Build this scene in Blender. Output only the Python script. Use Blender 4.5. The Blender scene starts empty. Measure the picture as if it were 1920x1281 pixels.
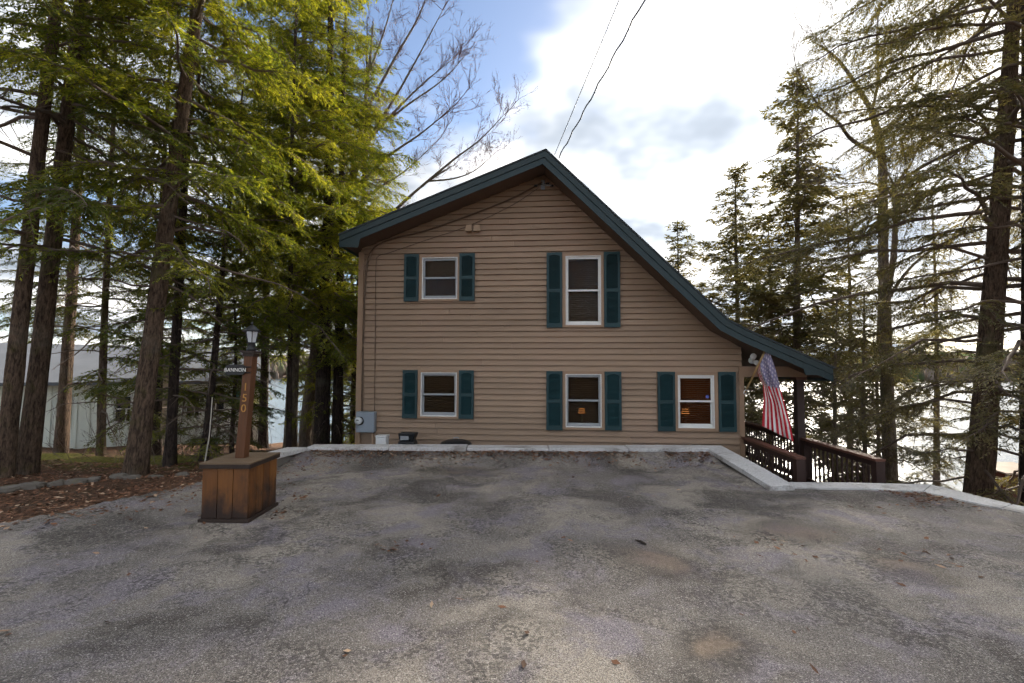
import bpy, math, random
import numpy as np
from mathutils import Vector, Matrix

R = math.radians
scene = bpy.context.scene
COL = scene.collection

# ------------------------------------------------------------------ camera
FPX, CX, CY = 900.0, 960.0, 640.5
CAM = np.array([0.0, 0.0, 1.55])
_p, _r = R(3.02), R(0.22)
FW = np.array([0, math.cos(_p), math.sin(_p)])
UP0 = np.array([0, -math.sin(_p), math.cos(_p)])
RT0 = np.array([1.0, 0, 0])
RT = math.cos(_r)*RT0 + math.sin(_r)*UP0
UPV = -math.sin(_r)*RT0 + math.cos(_r)*UP0
cam_d = bpy.data.cameras.new('camera')
cam = bpy.data.objects.new('camera', cam_d)
COL.objects.link(cam)
cam_d.sensor_width = 36.0
cam_d.lens = 36.0*FPX/1920.0
cam_d.clip_start = 0.05
cam_d.clip_end = 3000
M = Matrix.Identity(4)
for i in range(3):
    M[i][0] = RT[i]; M[i][1] = UPV[i]; M[i][2] = -FW[i]; M[i][3] = CAM[i]
cam.matrix_world = M
scene.camera = cam

# ------------------------------------------------------------------ world, sun, exposure
SUN_AZ, SUN_EL = R(31.0), R(25.0)          # to the right of straight ahead, above horizon
SUND = (math.sin(SUN_AZ)*math.cos(SUN_EL), math.cos(SUN_AZ)*math.cos(SUN_EL), math.sin(SUN_EL))
SUN_STRENGTH, SKY_STRENGTH, EXPOSURE = 3.0, 0.05, 2.15
CLOUD_OFF = (23.64, 9.3, 0.0)

world = bpy.data.worlds.new('World')
scene.world = world
world.use_nodes = True
wt = world.node_tree
for n in list(wt.nodes): wt.nodes.remove(n)

class G:
    """small helper to write node graphs"""
    def __init__(self, tree): self.t = tree
    def n(self, typ, ins=None, **props):
        nd = self.t.nodes.new('ShaderNode'+typ)
        for k, v in props.items(): setattr(nd, k, v)
        for k, v in (ins or {}).items():
            s = nd.inputs[k]
            if isinstance(v, bpy.types.NodeSocket): self.t.links.new(v, s)
            else: s.default_value = v
        return nd
    def math(self, op, a, b=0.0, c=None, clamp=False):
        nd = self.t.nodes.new('ShaderNodeMath'); nd.operation = op; nd.use_clamp = clamp
        for i, v in enumerate((a, b) if c is None else (a, b, c)):
            if isinstance(v, bpy.types.NodeSocket): self.t.links.new(v, nd.inputs[i])
            else: nd.inputs[i].default_value = v
        return nd.outputs[0]
    def vmath(self, op, a, b=(0, 0, 0), out=0, scale=None):
        nd = self.t.nodes.new('ShaderNodeVectorMath'); nd.operation = op
        for i, v in enumerate((a, b)):
            if isinstance(v, bpy.types.NodeSocket): self.t.links.new(v, nd.inputs[i])
            else: nd.inputs[i].default_value = v
        if scale is not None: nd.inputs['Scale'].default_value = scale
        return nd.outputs[out]
    def mix(self, f, a, b, blend='MIX'):
        nd = self.t.nodes.new('ShaderNodeMix'); nd.data_type = 'RGBA'; nd.blend_type = blend
        for s, v in ((nd.inputs[0], f), (nd.inputs[6], a), (nd.inputs[7], b)):
            if isinstance(v, bpy.types.NodeSocket): self.t.links.new(v, s)
            else: s.default_value = v if not isinstance(v, tuple) else (tuple(v)+(1.0,))[:4]
        return nd.outputs[2]
    def ramp(self, f, lo, hi, clamp=True):
        nd = self.t.nodes.new('ShaderNodeMapRange'); nd.clamp = clamp; nd.interpolation_type = 'SMOOTHSTEP'
        self.t.links.new(f, nd.inputs[0])
        nd.inputs[1].default_value = lo; nd.inputs[2].default_value = hi
        return nd.outputs[0]
    def noise(self, vec, scale, detail=4, rough=0.55, dist=0.0):
        nd = self.n('TexNoise', {'Vector': vec, 'Scale': scale, 'Detail': detail, 'Roughness': rough, 'Distortion': dist})
        return nd.outputs['Fac']
    def link(self, a, b): self.t.links.new(a, b)

g = G(wt)
sky = g.n('TexSky', sky_type='NISHITA', sun_disc=False, sun_elevation=SUN_EL, sun_rotation=SUN_AZ,
          altitude=200.0, air_density=0.8, dust_density=0.5, ozone_density=1.0)
tc = g.n('TexCoord')
dirv = g.vmath('NORMALIZE', tc.outputs['Generated'])
sep = g.n('SeparateXYZ', {0: dirv})
zz = g.math('ADD', g.math('MAXIMUM', sep.outputs[2], 0.0), 0.22)
pl = g.n('CombineXYZ', {0: g.math('DIVIDE', sep.outputs[0], zz), 1: g.math('DIVIDE', sep.outputs[1], zz), 2: 0.0})
pv = g.vmath('ADD', pl.outputs[0], CLOUD_OFF)
n1 = g.noise(pv, 0.95, 5, 0.56, 0.25)
n2 = g.noise(g.vmath('ADD', pv, (7.3, 2.2, 4.0)), 1.7, 4, 0.58, 0.0)
sd = g.n('VectorMath', {0: dirv, 1: SUND}, operation='DOT_PRODUCT').outputs['Value']
near_sun = g.ramp(sd, 0.78, 0.99)
cov = g.math('ADD', n1, g.math('MULTIPLY', near_sun, 0.10))
mask = g.ramp(cov, 0.385, 0.51)
lum = g.math('ADD', g.math('ADD', 0.155, g.math('MULTIPLY', g.ramp(n2, 0.32, 0.64), 0.255)),
             g.math('MULTIPLY', g.math('POWER', near_sun, 2.0), 0.07))
ccol = g.mix(g.ramp(n2, 0.36, 0.60), (0.66, 0.74, 0.85), (1.0, 0.98, 0.95))
ccol = g.mix(1.0, ccol, g.n('CombineColor', {0: lum, 1: lum, 2: lum}).outputs[0], 'MULTIPLY')
cbg = g.n('Background', {'Color': ccol, 'Strength': 1.0})
sbg = g.n('Background', {'Color': sky.outputs[0], 'Strength': SKY_STRENGTH})
mx = g.n('MixShader', {0: mask, 1: sbg.outputs[0], 2: cbg.outputs[0]})
wo = g.n('OutputWorld', {'Surface': mx.outputs[0]})
world.cycles.sampling_method = 'MANUAL'; world.cycles.sample_map_resolution = 256

sun_d = bpy.data.lights.new('sun', 'SUN')
sun_d.energy = SUN_STRENGTH; sun_d.angle = R(12.0); sun_d.color = (1.0, 0.90, 0.76)
sun = bpy.data.objects.new('sun', sun_d); COL.objects.link(sun)
sun.rotation_euler = Vector((-SUND[0], -SUND[1], -SUND[2])).to_track_quat('-Z', 'Y').to_euler()

vs = scene.view_settings
vs.view_transform = 'Standard'; vs.look = 'None'; vs.exposure = EXPOSURE; vs.gamma = 1.0
vs.use_curve_mapping = False
cy = scene.cycles
cy.use_denoising = True
cy.max_bounces = 4; cy.diffuse_bounces = 2; cy.glossy_bounces = 2
cy.transmission_bounces = 3; cy.transparent_max_bounces = 8
cy.caustics_reflective = False; cy.caustics_refractive = False
cy.sample_clamp_indirect = 6.0
cy.use_adaptive_sampling = True; cy.adaptive_threshold = 0.045; cy.adaptive_min_samples = 8

# ------------------------------------------------------------------ measuring helpers (photo pixel -> world)
def ray(px, py):
    return FW + RT*(px-CX)/FPX + UPV*(CY-py)/FPX
def at(px, py, Y):
    d = ray(px, py); return CAM + d*(Y/d[1])
def on_z(px, py, z):
    d = ray(px, py); return CAM + d*((z-CAM[2])/d[2])
PSI = R(4.9)
HO = np.array([0.0, 9.6, 0.0])
EX = np.array([math.cos(PSI), -math.sin(PSI), 0]); EY = np.array([math.sin(PSI), math.cos(PSI), 0])
def W(px, py, yl=0.0):
    """pixel -> (s, z) on the house plane local y = yl"""
    d = ray(px, py)
    k = (yl - np.dot(CAM-HO, EY))/np.dot(d, EY)
    P = CAM + d*k
    return float(np.dot(P-HO, EX)), float(P[2])

# ------------------------------------------------------------------ materials
MATS = {}
def new_mat(name):
    m = bpy.data.materials.new(name); m.use_nodes = True
    for n in list(m.node_tree.nodes): m.node_tree.nodes.remove(n)
    MATS[name] = m
    return m, G(m.node_tree)
def finish(g, bsdf, disp=None):
    o = g.n('OutputMaterial', {'Surface': bsdf})
def objco(g): return g.n('TexCoord').outputs['Object']
def worldco(g): return g.n('NewGeometry').outputs['Position']
def scaled(g, v, s): return g.vmath('MULTIPLY', v, s)
def bump(g, h, strength=0.3, dist=0.01):
    return g.n('Bump', {'Height': h, 'Strength': strength, 'Distance': dist}).outputs[0]

def plain(name, col, rough=0.6, var=0.15, nscale=8.0, objvar=0.0, metal=0.0, bstr=0.15, stretch=(1, 1, 1), spec=0.4):
    m, g = new_mat(name)
    co = scaled(g, objco(g), stretch)
    nz = g.noise(co, nscale, 5, 0.6)
    lo = tuple(c*(1-var) for c in col); hi = tuple(min(1, c*(1+var)) for c in col)
    c = g.mix(nz, lo, hi)
    if objvar:
        rnd = g.n('ObjectInfo').outputs['Random']
        c = g.mix(rnd, c, g.mix(1.0, c, (1-objvar,)*3, 'MULTIPLY'))
    b = g.n('BsdfPrincipled', {'Base Color': c, 'Roughness': rough, 'Metallic': metal, 'Specular IOR Level': spec,
                               'Normal': bump(g, g.noise(co, nscale*6, 4, 0.6), bstr, 0.004)})
    finish(g, b.outputs[0]); return m

def siding():
    m, g = new_mat('siding')
    co = objco(g)
    gr = g.noise(scaled(g, co, (0.8, 1, 14)), 3.0, 5, 0.65)
    fade = g.noise(co, 0.55, 4, 0.6)
    c = g.mix(gr, (0.272, 0.184, 0.122), (0.368, 0.258, 0.178))
    c = g.mix(g.math('MULTIPLY', g.ramp(fade, 0.45, 0.68), 0.45), c, (0.37, 0.240, 0.172))
    c = g.mix(g.math('MULTIPLY', g.ramp(fade, 0.50, 0.30), 0.40), c, (0.255, 0.172, 0.116))
    rnd = g.n('ObjectInfo').outputs['Random']
    c = g.mix(rnd, c, g.mix(1.0, c, (0.86, 0.86, 0.86), 'MULTIPLY'))
    b = g.n('BsdfPrincipled', {'Base Color': c, 'Roughness': 0.62, 'Specular IOR Level': 0.35, 'Normal': bump(g, gr, 0.2, 0.004)})
    finish(g, b.outputs[0])
siding()
plain('trim', (0.33, 0.215, 0.14), 0.6, 0.12, 5, 0.05)
plain('cable_brown', (0.11, 0.070, 0.045), 0.6, 0.2, 6)
plain('vent_tan', (0.40, 0.28, 0.19), 0.5, 0.1, 6)
plain('soffit', (0.12, 0.078, 0.055), 0.7, 0.15, 4)
plain('fascia', (0.013, 0.029, 0.033), 0.45, 0.25, 3, 0.0, stretch=(1, 1, 3))
plain('fascia_low', (0.014, 0.033, 0.039), 0.45, 0.2, 3, 0.0, stretch=(1, 1, 3))
plain('shutter', (0.011, 0.046, 0.054), 0.5, 0.25, 6, 0.25)
plain('vinyl_white', (0.72, 0.71, 0.69), 0.4, 0.06, 6)
plain('vinyl_grey', (0.30, 0.31, 0.33), 0.4, 0.08, 6)
plain('blind_dark', (0.15, 0.085, 0.045), 0.6, 0.2, 8)
plain('blind_wood_lit', (0.26, 0.075, 0.022), 0.5, 0.2, 8)  # wooden slats, with the orange of indoor lamplight put into the colour
plain('room', (0.16, 0.12, 0.09), 0.8, 0.2, 2)
plain('deck_wood', (0.045, 0.022, 0.018), 0.6, 0.35, 5, 0.35, stretch=(2, 2, 0.5))
plain('deck_rail', (0.13, 0.055, 0.038), 0.5, 0.3, 5, 0.2)
plain('porch_post', (0.05, 0.032, 0.03), 0.6, 0.3, 5)
plain('metal_grey', (0.27, 0.31, 0.36), 0.45, 0.1, 4, metal=0.2)
plain('meter_glass', (0.55, 0.58, 0.60), 0.15, 0.1, 20)
plain('black_metal', (0.012, 0.012, 0.014), 0.4, 0.3, 10)
plain('wire_black', (0.012, 0.012, 0.013), 0.6, 0.2, 10)
plain('wire_light', (0.32, 0.32, 0.33), 0.5, 0.2, 10)
plain('lantern_glass', (0.55, 0.57, 0.60), 0.15, 0.1, 10)
plain('sign_black', (0.018, 0.018, 0.02), 0.45, 0.3, 12)
plain('letter_white', (0.78, 0.76, 0.72), 0.5, 0.05, 10)
plain('number_gold', (0.46, 0.24, 0.06), 0.4, 0.15, 20, metal=0.3)
plain('flag_red', (0.52, 0.016, 0.034), 0.8, 0.12, 10)
plain('flag_white', (0.84, 0.80, 0.78), 0.8, 0.08, 10)
plain('pole_wood', (0.55, 0.37, 0.16), 0.5, 0.2, 10, stretch=(1, 1, 0.3))
plain('brass', (0.60, 0.52, 0.35), 0.35, 0.1, 10, metal=0.6)
plain('white_plastic', (0.72, 0.72, 0.72), 0.45, 0.05, 6)
plain('black_plastic', (0.014, 0.015, 0.017), 0.4, 0.2, 6)
plain('sticker_blue', (0.12, 0.16, 0.55), 0.5, 0.1, 10)
plain('neigh_wall', (0.76, 0.79, 0.71), 0.7, 0.14, 2.5, 0.12, stretch=(1, 1, 0.4))
plain('neigh_roof', (0.13, 0.14, 0.16), 0.8, 0.25, 2)
plain('neigh_dark', (0.012, 0.013, 0.016), 0.2, 0.2, 2)
plain('neigh_green', (0.10, 0.22, 0.19), 0.5, 0.1, 2)
plain('neigh_trim', (0.55, 0.55, 0.52), 0.6, 0.1, 2)
plain('block', (0.30, 0.27, 0.21), 0.85, 0.25, 5)
plain('chimney_board', (0.30, 0.24, 0.17), 0.8, 0.2, 4)
plain('rust_shed', (0.11, 0.038, 0.024), 0.8, 0.4, 3, 0.2)
plain('shed_roof', (0.42, 0.34, 0.27), 0.7, 0.3, 3)
plain('pale_stem', (0.50, 0.46, 0.40), 0.7, 0.3, 12)
plain('twig', (0.13, 0.095, 0.075), 0.8, 0.4, 4)
plain('twig_red', (0.14, 0.075, 0.075), 0.8, 0.3, 4)
plain('stick', (0.03, 0.022, 0.017), 0.8, 0.3, 20)

# planter cedar: orange-brown boards, weathered dark towards irregular damp stains
def cedar():
    m, g = new_mat('cedar')
    co = objco(g)
    gr = g.noise(scaled(g, co, (14, 14, 1.2)), 3.0, 6, 0.65, 0.6)
    st = g.noise(scaled(g, co, (2.2, 2.2, 1.6)), 2.4, 5, 0.6, 0.4)
    sp = g.n('SeparateXYZ', {0: co})
    damp = g.ramp(g.math('ADD', sp.outputs[2], g.math('MULTIPLY', g.math('SUBTRACT', st, 0.5), 0.9)), 0.02, 0.42)
    c = g.mix(gr, (0.115, 0.042, 0.008), (0.36, 0.140, 0.024))
    c = g.mix(damp, g.mix(gr, (0.018, 0.009, 0.006), (0.055, 0.022, 0.012)), c)
    rnd = g.n('ObjectInfo').outputs['Random']
    c = g.mix(rnd, c, g.mix(1.0, c, (0.55, 0.5, 0.5), 'MULTIPLY'))
    b = g.n('BsdfPrincipled', {'Base Color': c, 'Roughness': 0.6, 'Normal': bump(g, gr, 0.4, 0.006)})
    finish(g, b.outputs[0])
cedar()
def post_wood():
    m, g = new_mat('post_wood')
    co = objco(g)
    gr = g.noise(scaled(g, co, (16, 16, 1.0)), 3.0, 6, 0.65, 0.6)
    c = g.mix(gr, (0.050, 0.019, 0.008), (0.165, 0.058, 0.016))
    b = g.n('BsdfPrincipled', {'Base Color': c, 'Roughness': 0.6, 'Normal': bump(g, gr, 0.4, 0.006)})
    finish(g, b.outputs[0])
post_wood()
def old_board():
    m, g = new_mat('planter_top')
    co = objco(g)
    gr = g.noise(scaled(g, co, (1.5, 18, 5)), 3.0, 6, 0.65, 0.5)
    c = g.mix(gr, (0.050, 0.033, 0.021), (0.23, 0.15, 0.085))
    b = g.n('BsdfPrincipled', {'Base Color': c, 'Roughness': 0.7, 'Normal': bump(g, gr, 0.4, 0.006)})
    finish(g, b.outputs[0])
    plain('planter_rim', (0.030, 0.018, 0.013), 0.6, 0.3, 8)
old_board()

def shingle():
    m, g = new_mat('shingle')
    co = objco(g)
    nz = g.noise(co, 60, 4, 0.7)
    c = g.mix(nz, (0.012, 0.018, 0.022), (0.06, 0.07, 0.075))
    b = g.n('BsdfPrincipled', {'Base Color': c, 'Roughness': 0.9, 'Normal': bump(g, nz, 0.6, 0.01)})
    finish(g, b.outputs[0])
shingle()

def glass():
    m, g = new_mat('glass')
    fr = g.n('Fresnel', {'IOR': 1.45})
    tr = g.n('BsdfTransparent', {'Color': (0.86, 0.88, 0.88, 1)})
    gl = g.n('BsdfGlossy', {'Color': (0.9, 0.93, 1.0, 1), 'Roughness': 0.02,
                            'Normal': bump(g, g.noise(objco(g), 2.5, 2, 0.5), 0.06, 0.02)})
    f = g.math('MULTIPLY', fr.outputs[0], 0.14)
    mx = g.n('MixShader', {0: f, 1: tr.outputs[0], 2: gl.outputs[0]})
    finish(g, mx.outputs[0])
glass()

def lamp_glow():
    m, g = new_mat('lamp_glow')
    e = g.n('Emission', {'Color': (1.0, 0.34, 0.08, 1), 'Strength': 0.22})
    finish(g, e.outputs[0])
lamp_glow()

def concrete():
    m, g = new_mat('concrete')
    co = worldco(g)
    n = g.noise(co, 3.5, 6, 0.65); f = g.noise(co, 45, 5, 0.7)
    c = g.mix(n, (0.50, 0.49, 0.495), (0.75, 0.74, 0.73))
    c = g.mix(g.ramp(f, 0.42, 0.70), c, g.mix(1.0, c, (0.6, 0.58, 0.56), 'MULTIPLY'))
    c = g.mix(g.math('MULTIPLY', g.ramp(g.noise(g.vmath('ADD', co, (2, 5, 1)), 2.2, 6, 0.7), 0.50, 0.66), 0.65), c, (0.17, 0.15, 0.125))
    rnd = g.n('ObjectInfo').outputs['Random']
    c = g.mix(rnd, c, g.mix(1.0, c, (0.86, 0.86, 0.88), 'MULTIPLY'))
    b = g.n('BsdfPrincipled', {'Base Color': c, 'Roughness': 0.8, 'Normal': bump(g, f, 0.45, 0.008)})
    finish(g, b.outputs[0])
    plain('wall_concrete', (0.20, 0.18, 0.16), 0.9, 0.3, 3, bstr=0.5)
concrete()

def asphalt():
    m, g = new_mat('asphalt')
    co = worldco(g)
    warp = g.n('TexNoise', {'Vector': co, 'Scale': 1.3, 'Detail': 4.0})
    cow = g.vmath('ADD', co, g.vmath('SCALE', g.vmath('SUBTRACT', warp.outputs['Color'], (0.5, 0.5, 0.5)), scale=0.9))
    big = g.noise(cow, 0.55, 3, 0.6)
    mid = g.noise(cow, 1.9, 5, 0.66)
    blot = g.noise(g.vmath('ADD', cow, (5, 9, 0)), 0.85, 4, 0.62)
    base = g.mix(g.ramp(big, 0.40, 0.60), (0.138, 0.123, 0.115), (0.258, 0.228, 0.197))
    base = g.mix(g.ramp(mid, 0.46, 0.64), base, (0.175, 0.155, 0.178))
    base = g.mix(g.math('MULTIPLY', g.ramp(blot, 0.49, 0.64), 0.85), base, (0.060, 0.050, 0.044))
    # aggregate: pale stones worn out of dark binder
    v = g.n('TexVoronoi', {'Vector': co, 'Scale': 115.0, 'Randomness': 1.0}, feature='F1')
    vcol = g.n('SeparateColor', {0: v.outputs['Color']})
    stone = g.math('MULTIPLY', g.ramp(v.outputs['Distance'], 0.55, 0.22), g.ramp(vcol.outputs[0], 0.35, 0.9))
    v2 = g.n('TexVoronoi', {'Vector': co, 'Scale': 60.0, 'Randomness': 1.0}, feature='F1')
    vc2 = g.n('SeparateColor', {0: v2.outputs['Color']})
    stone2 = g.math('MULTIPLY', g.ramp(v2.outputs['Distance'], 0.42, 0.2), g.ramp(vc2.outputs[1], 0.72, 0.95))
    fine = g.noise(co, 125, 3, 0.75)
    base = g.mix(g.ramp(fine, 0.3, 0.7), g.mix(1.0, base, (0.30, 0.29, 0.28), 'MULTIPLY'), g.mix(1.0, base, (1.70, 1.68, 1.64), 'MULTIPLY'))
    base = g.mix(g.math('MULTIPLY', stone, 0.55), base, (0.55, 0.52, 0.49))
    base = g.mix(g.math('MULTIPLY', stone2, 0.5), base, (0.60, 0.56, 0.52))
    # pitted dark grains in patches
    pit = g.n('TexVoronoi', {'Vector': co, 'Scale': 48.0}, feature='F1')
    pitm = g.math('MULTIPLY', g.ramp(g.n('SeparateColor', {0: pit.outputs['Color']}).outputs[2], 0.50, 0.66),
                  g.ramp(g.noise(cow, 1.4, 5, 0.65), 0.44, 0.60))
    base = g.mix(g.math('MULTIPLY', pitm, 0.6), base, (0.022, 0.020, 0.018))
    # hairline cracks
    cw = g.vmath('ADD', co, g.vmath('SCALE', g.vmath('SUBTRACT', g.n('TexNoise', {'Vector': co, 'Scale': 5.0, 'Detail': 6.0}).outputs['Color'], (0.5, 0.5, 0.5)), scale=0.35))
    cr = g.n('TexVoronoi', {'Vector': cw, 'Scale': 1.5}, feature='DISTANCE_TO_EDGE')
    crm = g.math('MULTIPLY', g.ramp(cr.outputs[0], 0.013, 0.003), g.ramp(g.noise(co, 0.7, 3, 0.5), 0.52, 0.60))
    base = g.mix(g.math('MULTIPLY', crm, 0.65), base, (0.018, 0.016, 0.015))
    # shallow dried puddles: tan silt in the middle, dark ring round it
    sp = g.n('SeparateXYZ', {0: cow})
    def puddle(col, x, y, rx, ry, tan, silt=0.8):
        dx = g.math('MULTIPLY', g.math('SUBTRACT', sp.outputs[0], x), 1.0/rx)
        dy = g.math('MULTIPLY', g.math('SUBTRACT', sp.outputs[1], y), 1.0/ry)
        d = g.math('SQRT', g.math('ADD', g.math('MULTIPLY', dx, dx), g.math('MULTIPLY', dy, dy)))
        ring = g.math('MULTIPLY', g.ramp(d, 2.3, 1.0), 0.62)
        col = g.mix(ring, col, g.mix(1.0, col, (0.36, 0.33, 0.30), 'MULTIPLY'))
        return g.mix(g.math('MULTIPLY', g.ramp(d, 1.15, 0.3), silt), col, g.mix(0.45, tan, g.mix(1.0, col, (1.6, 1.35, 1.15), 'MULTIPLY')))
    for (px, py, rx, ry, tan, silt) in ((1232, 1052, 0.20, 0.22, (0.21, 0.155, 0.125), 0.7), (1350, 1195, 0.16, 0.15, (0.26, 0.19, 0.13), 0.75),
                                  (1700, 1062, 0.16, 0.16, (0.24, 0.18, 0.16), 0.6), (1500, 1000, 0.35, 0.18, (0.15, 0.11, 0.10), 0.5),
                                  (860, 885, 0.35, 0.2, (0.08, 0.07, 0.06), 0.5)):
        P = on_z(px, py, 0.0)
        base = puddle(base, float(P[0]), float(P[1]), rx, ry, tan, silt)
    hgt = g.math('ADD', g.math('MULTIPLY', fine, 0.6), stone)
    b = g.n('BsdfPrincipled', {'Base Color': base, 'Roughness': 0.82, 'Specular IOR Level': 0.35, 'Normal': bump(g, hgt, 0.55, 0.006)})
    finish(g, b.outputs[0])
asphalt()

def forest_floor():
    m, g = new_mat('forest_floor')
    co = worldco(g)
    n = g.noise(co, 1.2, 6, 0.65); f = g.noise(co, 22, 6, 0.75); f2 = g.noise(g.vmath('ADD', co, (3, 3, 3)), 60, 4, 0.7)
    c = g.mix(g.ramp(f, 0.35, 0.66), (0.046, 0.030, 0.021), (0.185, 0.098, 0.060))
    c = g.mix(g.ramp(f2, 0.56, 0.74), c, (0.21, 0.13, 0.085))
    c = g.mix(g.math('MULTIPLY', g.ramp(n, 0.45, 0.65), 0.6), c, (0.055, 0.042, 0.028))
    # moss where the bank is damp: its own patches beyond the stone edging
    sp = g.n('SeparateXYZ', {0: co})
    my = g.math('MULTIPLY', g.ramp(sp.outputs[1], 7.6, 8.6), g.ramp(sp.outputs[1], 13.0, 11.0))
    mxx = g.ramp(sp.outputs[0], -4.6, -6.0)
    mo = g.math('MULTIPLY', g.math('MULTIPLY', my, mxx), g.ramp(g.noise(co, 1.1, 5, 0.6), 0.36, 0.52))
    mc = g.mix(g.ramp(f, 0.3, 0.7), (0.045, 0.050, 0.010), (0.17, 0.16, 0.028))
    c = g.mix(g.math('MULTIPLY', mo, 0.9), c, mc)
    b = g.n('BsdfPrincipled', {'Base Color': c, 'Roughness': 0.95, 'Specular IOR Level': 0.1, 'Normal': bump(g, f, 0.8, 0.03)})
    finish(g, b.outputs[0])
forest_floor()

def litter():
    m, g = new_mat('litter')
    rnd = g.n('NewGeometry').outputs['Random Per Island']
    c = g.mix(rnd, (0.065, 0.036, 0.024), (0.26, 0.125, 0.070))
    c = g.mix(g.ramp(rnd, 0.86, 0.98), c, (0.45, 0.32, 0.22))
    b = g.n('BsdfPrincipled', {'Base Color': c, 'Roughness': 0.8, 'Specular IOR Level': 0.2})
    finish(g, b.outputs[0])
litter()

def leafy(name, dark, mid, light, trans=0.45):
    m, g = new_mat(name)
    geo = g.n('NewGeometry')
    rnd = geo.outputs['Random Per Island']
    cl = g.noise(geo.outputs['Position'], 0.75, 4, 0.6)
    c = g.mix(rnd, dark, mid)
    c = g.mix(g.ramp(g.math('ADD', cl, g.math('MULTIPLY', g.math('SUBTRACT', rnd, 0.5), 0.25)), 0.42, 0.66), c, light)
    d = g.n('BsdfDiffuse', {'Color': c, 'Roughness': 0.5})
    t = g.n('BsdfTranslucent', {'Color': g.mix(1.0, c, (1.25, 1.15, 0.55), 'MULTIPLY')})
    mx = g.n('MixShader', {0: trans, 1: d.outputs[0], 2: t.outputs[0]})
    gl = g.n('BsdfGlossy', {'Color': (0.9, 0.95, 0.9, 1), 'Roughness': 0.5})
    m2 = g.n('MixShader', {0: 0.03, 1: mx.outputs[0], 2: gl.outputs[0]})
    finish(g, m2.outputs[0])
leafy('needles_sunlit', (0.075, 0.105, 0.014), (0.165, 0.200, 0.022), (0.300, 0.305, 0.034), 0.5)  # sunlit copy of the needles: yellow-green sun glow put into the colour
leafy('needles_green', (0.050, 0.075, 0.018), (0.105, 0.138, 0.026), (0.195, 0.200, 0.036), 0.5)
leafy('needles_dark', (0.045, 0.060, 0.024), (0.090, 0.100, 0.034), (0.130, 0.125, 0.045), 0.45)
leafy('needles_backlit', (0.090, 0.088, 0.045), (0.155, 0.145, 0.075), (0.225, 0.195, 0.105), 0.45)  # needles against the sun: brown-grey backlit look painted into the colour

def bark(name, dark, light, moss=0.0):
    m, g = new_mat(name)
    co = objco(g)
    cs = scaled(g, co, (11, 11, 2.2))
    n = g.noise(cs, 2.6, 6, 0.72, 0.5)
    n_ = g.noise(scaled(g, co, (26, 26, 7)), 2.0, 4, 0.7, 0.3)
    h = g.math('ADD', n, g.math('MULTIPLY', n_, 0.55))
    c = g.mix(g.ramp(h, 0.56, 1.02), dark, light)
    big = g.noise(co, 1.1, 5, 0.6)
    c = g.mix(g.math('MULTIPLY', g.ramp(big, 0.52, 0.68), 0.55), c, (0.17, 0.155, 0.125))
    if moss:
        c = g.mix(g.math('MULTIPLY', g.ramp(g.noise(g.vmath('ADD', co, (4, 1, 2)), 1.7, 5, 0.65), 0.55, 0.68), moss), c, (0.085, 0.088, 0.018))
    b = g.n('BsdfPrincipled', {'Base Color': c, 'Roughness': 0.9, 'Specular IOR Level': 0.15, 'Normal': bump(g, h, 0.85, 0.035)})
    finish(g, b.outputs[0])
bark('bark', (0.026, 0.018, 0.014), (0.175, 0.120, 0.085), 0.35)
bark('bark_dark', (0.014, 0.011, 0.011), (0.080, 0.058, 0.048), 0.2)
bark('bark_grey', (0.075, 0.062, 0.050), (0.27, 0.22, 0.17), 0.35)

def water():
    m, g = new_mat('water')
    co = worldco(g)
    a = g.noise(scaled(g, co, (0.6, 1.4, 1)), 0.8, 5, 0.6)
    b_ = g.n('BsdfPrincipled', {'Base Color': (0.05, 0.07, 0.08, 1), 'Roughness': 0.22, 'IOR': 1.33,
                                'Normal': bump(g, a, 0.25, 0.15)})
    finish(g, b_.outputs[0])
water()
def rock():
    m, g = new_mat('rock')
    co = worldco(g)
    n = g.noise(co, 7, 6, 0.65)
    c = g.mix(n, (0.060, 0.052, 0.045), (0.20, 0.175, 0.15))
    c = g.mix(g.math('MULTIPLY', g.ramp(g.noise(co, 3, 4, 0.6), 0.52, 0.66), 0.6), c, (0.09, 0.085, 0.02))
    b = g.n('BsdfPrincipled', {'Base Color': c, 'Roughness': 0.9, 'Normal': bump(g, n, 0.7, 0.03)})
    finish(g, b.outputs[0])
rock()
def far_mat():
    m, g = new_mat('far_woods')
    geo = g.n('NewGeometry')
    c = g.mix(geo.outputs['Random Per Island'], (0.10, 0.085, 0.070), (0.21, 0.17, 0.145))
    c = g.mix(g.ramp(g.noise(geo.outputs['Position'], 0.03, 3, 0.5), 0.50, 0.6), c, (0.085, 0.11, 0.05))
    finish(g, g.n('BsdfDiffuse', {'Color': c}).outputs[0])
far_mat()
def flag_union():
    m, g = new_mat('flag_union')
    uv = g.n('UVMap').outputs[0]
    sp = g.n('SeparateXYZ', {0: uv})
    u = g.math('MULTIPLY', sp.outputs[0], 9.0/0.5385); v = g.math('MULTIPLY', sp.outputs[1], 11.0/0.4)
    fu = g.math('SUBTRACT', g.math('FRACT', u), 0.5); fv = g.math('SUBTRACT', g.math('FRACT', v), 0.5)
    d = g.math('SQRT', g.math('ADD', g.math('MULTIPLY', fu, fu), g.math('MULTIPLY', fv, fv)))
    par = g.math('MODULO', g.math('ADD', g.math('FLOOR', u), g.math('FLOOR', v)), 2.0)
    st = g.math('MULTIPLY', g.ramp(d, 0.42, 0.30), g.math('LESS_THAN', par, 0.5))
    c = g.mix(st, (0.25, 0.22, 0.34), (0.60, 0.55, 0.61))
    finish(g, g.n('BsdfPrincipled', {'Base Color': c, 'Roughness': 0.8}).outputs[0])
flag_union()

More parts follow.
